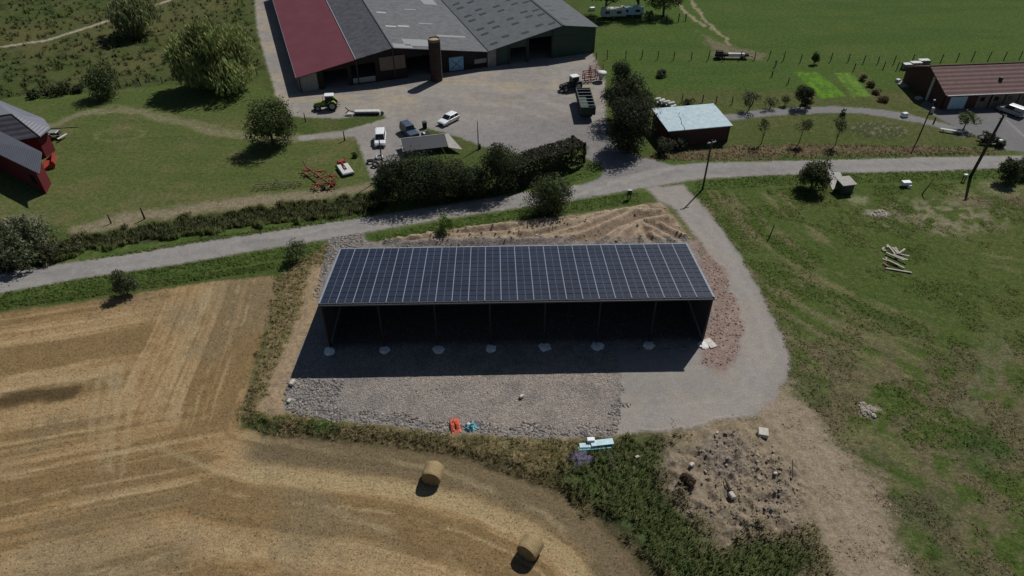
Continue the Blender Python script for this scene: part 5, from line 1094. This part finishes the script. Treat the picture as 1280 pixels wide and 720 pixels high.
# machines by the red house
x, y = G(72, 172); rk = empty('grey_rotary_rake', (x, y, 0), R(5), 'grey rotary rake with long arms beside the red house', 'rake')
MB().box(0, 0, .7, 1.6, 1.0, .4, taper=.8).tube([(-2.2, .9, 1.2), (3.4, 1.2, 1.2)], .07, 6).tube([(0, 0, .9), (.1, 1.0, 1.2)], .08, 6).build('frame', M['dark_steel'], rk)
MB().box(-.2, -.2, 1.15, 1.5, 1.3, .12, taper=.85).build('cover', M['steel'], rk, bevel=.04)
for a in (-1.4, 1.3): MB().box(a, -.8, .5, .35, 2.0, .12, rz=R(-20)).build('arm', M['offwhite'], rk)
for a in (-.7, .7): wheel(rk, a, -.9, .4, .2)
x, y = G(58, 187); rb = empty('red_seed_drill', (x, y, 0), R(-60), 'red machine with a pale hood between the red house and the rake', 'seed drill')
MB().box(0, 0, .9, 2.6, 1.7, .5, taper=.85).build('hood', M['offwhite'], rb, bevel=.06); MB().box(0, 0, .4, 3.0, 1.9, .48).build('body', M['red'], rb)
MB().tube([(-1.5, 0, .5), (-2.5, 0, 1.2)], .12, 6).build('drawbar', M['red'], rb)
for sg in (-1, 1): wheel(rb, 0, sg*1.05, .45, .25)
x, y = G(63, 206); rc_ = empty('red_loader_bucket', (x, y, 0), R(-65), 'curved red bucket implement at the corner of the red house', 'bucket')
MB().prism([(-.9, .1), (.7, .05), (1.0, .6), (.8, 1.2), (.6, 1.2), (.75, .65), (.5, .22), (-.9, .2)], 'x', -1.6, 1.6).build('shell', M['red'], rc_)
for a in (-1.58, 1.58): MB().prism([(-.9, .1), (.7, .05), (1.0, .6), (.8, 1.2)], 'x', a-.03, a+.03).build('end_plate', M['red'], rc_)
x, y = G(35, 234); wr = MB()
# white stacked logs by the hut
x0, y0 = G(818, 128); x1, y1 = G(841, 135)
for i in range(9):
    t = i/8; x, y = x0+(x1-x0)*t, y0+(y1-y0)*t
    o = MB().lathe([(.28, -.7), (.32, -.3), (.30, .5), (.26, .7)], (0, 0, 0), 9, 'y').build('birch_log', M['offwhite'], None, loc=(x, y, .28+(.45 if i % 2 else 0))); o.rotation_euler = (0, 0, R(-60+random.uniform(-12, 12)))
    tag(o, 'pale round log end in the short stack behind the hut', 'log', 'pale logs stacked behind the hut')
# straw bales
M['straw'] = mat('baled_straw', (.36, .27, .14), .95, 0, .28, 6, .9, bscale=26, stretch=(1, 3, 1))
M['straw_end'] = mat('bale_end_straw', (.26, .19, .10), .95, 0, .3, 5, .8)
M['net'] = mat('bale_net', (.42, .34, .20), .9, 0, .1)
for px, py, a_, lab in ((541, 607, R(-10), 'round straw bale nearer the shed, standing alone on the stubble'), (663, 701, R(-32), 'round straw bale at the bottom edge of the photo')):
    x, y = G(px, py); L_, r_b = 1.5, .92
    bl_ = empty('round_bale', (x, y+.75, hz(x, y+.75)-.02), a_, lab, 'bale', 'round straw bales on the stubble')
    mb = MB(); prof = []
    for k in range(13):
        h_ = -L_/2+L_*k/12; prof.append((r_b*(1-.05*(abs(k-6)/6)**6)+.012*math.sin(k*2.6), h_))
    mb.lathe(prof, (0, 0, r_b), 40, 'y', cap=False)
    for i, v in enumerate(mb.v):
        q = mnoise.noise(Vector((v[0]*3, v[1]*3, v[2]*3)))*.05; d = Vector((v[0], 0, v[2]-r_b)).normalized(); z_ = v[2]+d.z*q
        mb.v[i] = (v[0]+d.x*q, v[1], max(z_, .03))
    mb.build('bale_side', M['straw'], bl_, smooth=True)
    for sg in (-1, 1):
        e = MB(); e.lathe([(.02, sg*(L_/2-.05)), (.3, sg*(L_/2-.03)), (.34, sg*(L_/2-.06)), (.6, sg*(L_/2-.02)), (.64, sg*(L_/2-.05)), (r_b*.95, sg*(L_/2-.005))], (0, 0, r_b), 32, 'y', cap=False)
        e.build('bale_end', M['straw_end'], bl_, smooth=False)
    for k in range(6):
        h_ = -L_/2+.16+k*.225; MB().lathe([(r_b+.014, h_), (r_b+.014, h_+.02)], (0, 0, r_b), 36, 'y', cap=False).build('twine', M['net'], bl_)
# timber heap in the right field
hx, hy = G(1115, 324); base_z = hz(hx, hy)
PL = [(1103.5,311.5,38,1.0,'short plank lying apart at the upper left of the timber heap'),(1109,308.5,52,1.1,'stubby plank at the top of the timber heap'),(1114.5,313.5,95,2.5,'upright-lying pale plank at the top left of the heap'),(1118.8,314.5,95,2.3,'wide pale plank at the top centre of the heap'),(1121.5,314.5,88,2.2,'right-hand pale plank at the top of the heap'),
      (1116,322,-38,2.8,'grey plank crossing the middle of the heap'),(1124,325,-36,2.6,'plank pointing down right from the heap middle'),(1119,326,-30,2.7,'plank under the crossing grey one'),(1113,328,-34,2.9,'long grey plank on the left flank of the heap'),(1119,332,-34,3.0,'lower long grey plank of the heap'),(1127,322,-12,2.2,'short plank sticking out at the right of the heap'),(1125,319,28,2.4,'plank angled up at the right of the heap'),
      (1108,324,80,.9,'short stub at the left of the heap'),(1123,339,-12,4.2,'longest pale plank, lying lowest below the heap'),(1107,332,-50,1.1,'orange-brown stub at the lower left of the heap'),(1105,314,0,.6,'small offcut at the upper left of the heap')]
for i, (px, py, dg, L_, lab) in enumerate(PL):
    x, y = G(px, py); dy_ = 1.55*math.sin(R(dg)); aa = math.atan2(dy_, math.cos(R(dg)))
    o = MB().box(0, 0, 0, L_*.72, .24, .11).build('plank', M['rust'] if i == 14 else M['plank'], None, loc=(x, y, hz(x, y)+.05+(.17*(i % 4) if 4 < i < 12 else .0)), bevel=.01)
    o.rotation_euler = (random.uniform(-.1, .1), random.uniform(-.08, .08), aa); tag(o, lab, 'plank', 'planks of the timber heap')
# debris at the edge of the rubble
def crumple(name, px, py, sx_, sy_, sz_, mt, label, cat, rz_=0, seed=1, parts=None):
    x, y = G(px, py); mb = MB(); n_ = 12; r = random.Random(seed)
    vs = []; fs = []
    for i in range(n_+1):
        for j in range(n_+1):
            u, v = i/n_*2-1, j/n_*2-1; e = (1-u*u)*(1-v*v); z = sz_*(.15+e)*(.5+.9*abs(mnoise.noise(Vector((u*2.3+seed, v*2.3, 0)))))+.03
            vs.append((u*sx_/2+mnoise.noise(Vector((u*2, v*2, 5+seed)))*.25*sx_, v*sy_/2+mnoise.noise(Vector((u*2, v*2, 9+seed)))*.25*sy_, z))
    for i in range(n_):
        for j in range(n_): fs.append((i*(n_+1)+j, (i+1)*(n_+1)+j, (i+1)*(n_+1)+j+1, i*(n_+1)+j+1))
    b = len(vs); vs2 = [(p[0], p[1], -.05) for p in vs]
    rim = [i for i in range(n_+1)]+[(n_+1)*k+n_ for k in range(1, n_+1)]+[(n_+1)*n_+k for k in range(n_-1, -1, -1)]+[(n_+1)*k for k in range(n_-1, 0, -1)]
    vs += [vs2[i] for i in rim]; m_ = len(rim)
    for k in range(m_): fs.append((rim[k], rim[(k+1) % m_], b+(k+1) % m_, b+k))
    fs.append(tuple(b+k for k in range(m_)))
    mb.add(vs, fs); o = mb.build(name, M[mt], None, loc=(x, y, hz(x, y)+.02)); o.rotation_euler = (0, 0, rz_); tag(o, label, cat); return o
crumple('plastic_sack', 569, 533, 1.0, 1.9, .55, 'orange', 'crumpled orange-red sack on the lower edge of the stones', 'sack', .2, 3)
crumple('plastic_sheet', 589, 535, 1.1, 1.0, .5, 'teal', 'crumpled teal plastic right of the orange-red sack', 'plastic sheet', .5, 6)
crumple('white_sack', 585.5, 533.5, .42, .8, .5, 'white', 'small white sack on the left side of the teal plastic', 'sack', .1, 8)
crumple('white_sack', 591, 537, .4, .45, .42, 'white', 'tiny white sack below the teal plastic', 'sack', .9, 9)
crumple('purple_tarpaulin', 726, 574, 2.2, 1.8, .35, 'purple', 'faded purple tarpaulin in the dry grass below the pale sheets', 'tarpaulin', .4, 12)
def slabthing(name, px, py, L_, W_, T_, dg, mt, label, cat, z=0, rx=0, bevel=.02):
    x, y = G(px, py); o = MB().box(0, 0, 0, L_, W_, T_).build(name, M[mt], None, loc=(x, y, hz(x, y)+z+.08), bevel=bevel); o.rotation_euler = (rx, 0, R(dg)); return tag(o, label, cat)
slabthing('insulation_sheet', 735, 560, 1.7, .55, .14, 2, 'bluewhite', 'pale blue sheet, left one of two in the dry grass', 'sheet', .1)
slabthing('insulation_sheet', 752, 557.5, 2.2, .7, .12, 8, 'bluewhite', 'longer pale blue sheet, right one of two in the dry grass', 'sheet', .25)
slabthing('plastic_tray', 743, 562, 3.2, .5, .12, 6, 'teal', 'teal strip lying under the pale blue sheets', 'strip', .02)
slabthing('white_block', 738, 555, .72, .45, .30, 3, 'white', 'bright white block resting on the pale blue sheets', 'block', .28)
slabthing('concrete_block', 952.5, 545, .95, .95, .55, -14, 'stonew', 'pale square concrete block on the soil right of the rubble', 'block', -.02, bevel=.05)
slabthing('concrete_slab_piece', 887.5, 430, .9, 1.5, .12, 25, 'stonew', 'pale broken slab at the right front corner of the shed', 'slab', -.05, bevel=.03)
o = MB().tube([(0, -.8, .0), (0, .2, .16), (.05, 1.0, .1)], [.13, .12, .06], 8).build('charred_log', M['dark_wood'], None, smooth=True, loc=(*G(909, 615), hz(*G(909, 615))+.15)); o.rotation_euler = (0, 0, .15); tag(o, 'dark log lying across the rubble mound', 'log')
slabthing('loose_stone', 913, 625, .45, .7, .4, 20, 'stonew', 'pale stone at the lower end of the dark log', 'stone', .05, bevel=.12)
o = MB().tube([(0, -.9, .05), (.25, 0, .2), (.5, .9, .3)], .045, 6).build('dark_branch', M['dark_wood'], None, loc=(*G(984, 594), hz(*G(984, 594))+.05)); tag(o, 'thin dark branch on the soil right of the rubble mound', 'branch')
for px, py, s_, lab in ((895.5, 544, .28, 'small bright stone at the top of the rubble mound'), (967, 597, .36, 'round pale stone at the right of the rubble mound'), (919, 563, .26, 'pale stone on the upper slope of the rubble'), (863, 587, .5, 'pale stone at the left edge of the rubble soil'), (796, 574, .4, 'pale elongated stone in the green weeds'), (366, 481, .75, 'white stone at the left end of the shed shadow'), (362, 503, .5, 'pale stone at the lower left corner of the stone yard'), (652, 497, .5, 'pale stone in the middle of the stone yard')):
    slabthing('loose_stone', px, py, s_, s_*.7, s_*.6, random.uniform(0, 90), 'stonew', lab, 'stone', -.02, bevel=s_*.18)
x, y = G(768, 583); db = MB(); r9 = random.Random(4)
for k in range(9):
    a_, b_ = r9.uniform(-.5, .5), r9.uniform(-.6, .6); t = r9.uniform(.6, 2.2); l_ = r9.uniform(.3, .9)
    db.tube([(a_, b_, .05), (a_+l_*.5*math.cos(t), b_+l_*.5*math.sin(t), .3), (a_+l_*math.cos(t+.5), b_+l_*math.sin(t+.5), r9.uniform(.1, .4))], [.03, .025, .012], 5)
tag(db.build('dead_branches', M['wood'], None, loc=(x, y, hz(x, y)+.15)), 'bleached dead branches in the green weeds', 'branches')
# ================================================================== FENCES
def fence(posts, h, label, r=.09, wires=2, mt='dark_wood', lean=.06, name='wire_fence'):
    P = [G(*p) for p in posts]; o = empty(name, (P[0][0], P[0][1], 0), 0, label, 'fence')
    rnd = random.Random(int(posts[0][0]))
    for (x, y) in P:
        hh = h*rnd.uniform(.85, 1.15); a, b = x-P[0][0], y-P[0][1]
        MB().tube([(a, b, -.2), (a+rnd.uniform(-lean, lean)*2, b+rnd.uniform(-lean, lean), hh)], r, 6).build('post', M[mt], o)
    for k in range(wires):
        z = h*(.45+.4*k); MB().tube([(x-P[0][0], y-P[0][1], z) for (x, y) in P], .012, 4).build('wire', M['steel'], o)
    return o
fence([(745,75),(759,74),(782,73),(802,73),(822,74),(842,75),(864,75),(885,75),(905,76),(925,75),(943,75),(961,74),(979,76),(1000,78),(1020,77),(1038,77),(1060,77),(1079,79),(1097,80),(1117,80),(1140,77),(1176,77),(1196,76),(1215,75),(1235,75),(1255,74),(1275,73),(1296,72)], 1.7, 'long post and wire fence along the lower side of the big meadow')
fence([(1126,87),(1121,87),(1104,86),(1067,88)], 1.6, 'short fence at the top of the grass strip left of the brick house')
fence([(800,26),(815,26),(833,26),(848,27),(857,26)], 1.7, 'fence below the dark trees at the top edge', r=.12)
fence([(852,128),(878,128),(895,129),(915,130),(940,131)], 1.5, 'fence on the meadow edge behind the hut and fruit trees')
fence([(985,105),(968,84),(965,96),(969,84)], 1.4, 'short fence left of the vegetable plots')
fence([(126,114),(150,110),(176,107),(203,104),(226,103),(250,103),(272,102),(300,99),(322,95)], 1.5, 'fence between the rough pasture and the mown lawn')
# ================================================================== LIGHT, SKY, CAMERA
SD = Vector((.58, .815, math.tan(R(50.5)))).normalized()      # direction towards the sun
sun = bpy.data.lights.new('sun', 'SUN'); sun.energy = 5.0; sun.angle = R(.5); sun.color = (1, .955, .90)
so = bpy.data.objects.new('sun', sun); link(so); so.rotation_euler = SD.to_track_quat('Z', 'Y').to_euler(); so.location = (0, 0, 80)
w = bpy.data.worlds.new('World'); scene.world = w; w.use_nodes = True
sk = w.node_tree.nodes.new('ShaderNodeTexSky'); sk.sky_type = 'NISHITA'; sk.sun_disc = False
sk.sun_elevation = R(50.5); sk.sun_rotation = math.atan2(SD.x, SD.y); sk.dust_density = .6
bg = w.node_tree.nodes['Background']; bg.inputs['Strength'].default_value = .05; w.node_tree.links.new(sk.outputs[0], bg.inputs['Color'])
cam = bpy.data.cameras.new('camera'); cam.sensor_width = 36; cam.lens = FPX/1280*36; cam.clip_start = .5; cam.clip_end = 12000
co = bpy.data.objects.new('camera', cam); link(co); co.location = (0, 0, CH); co.rotation_euler = (math.pi/2-TH, 0, 0)
scene.camera = co
scene.view_settings.view_transform = 'Standard'; scene.view_settings.look = 'None'; scene.view_settings.exposure = -.42; scene.view_settings.gamma = 1
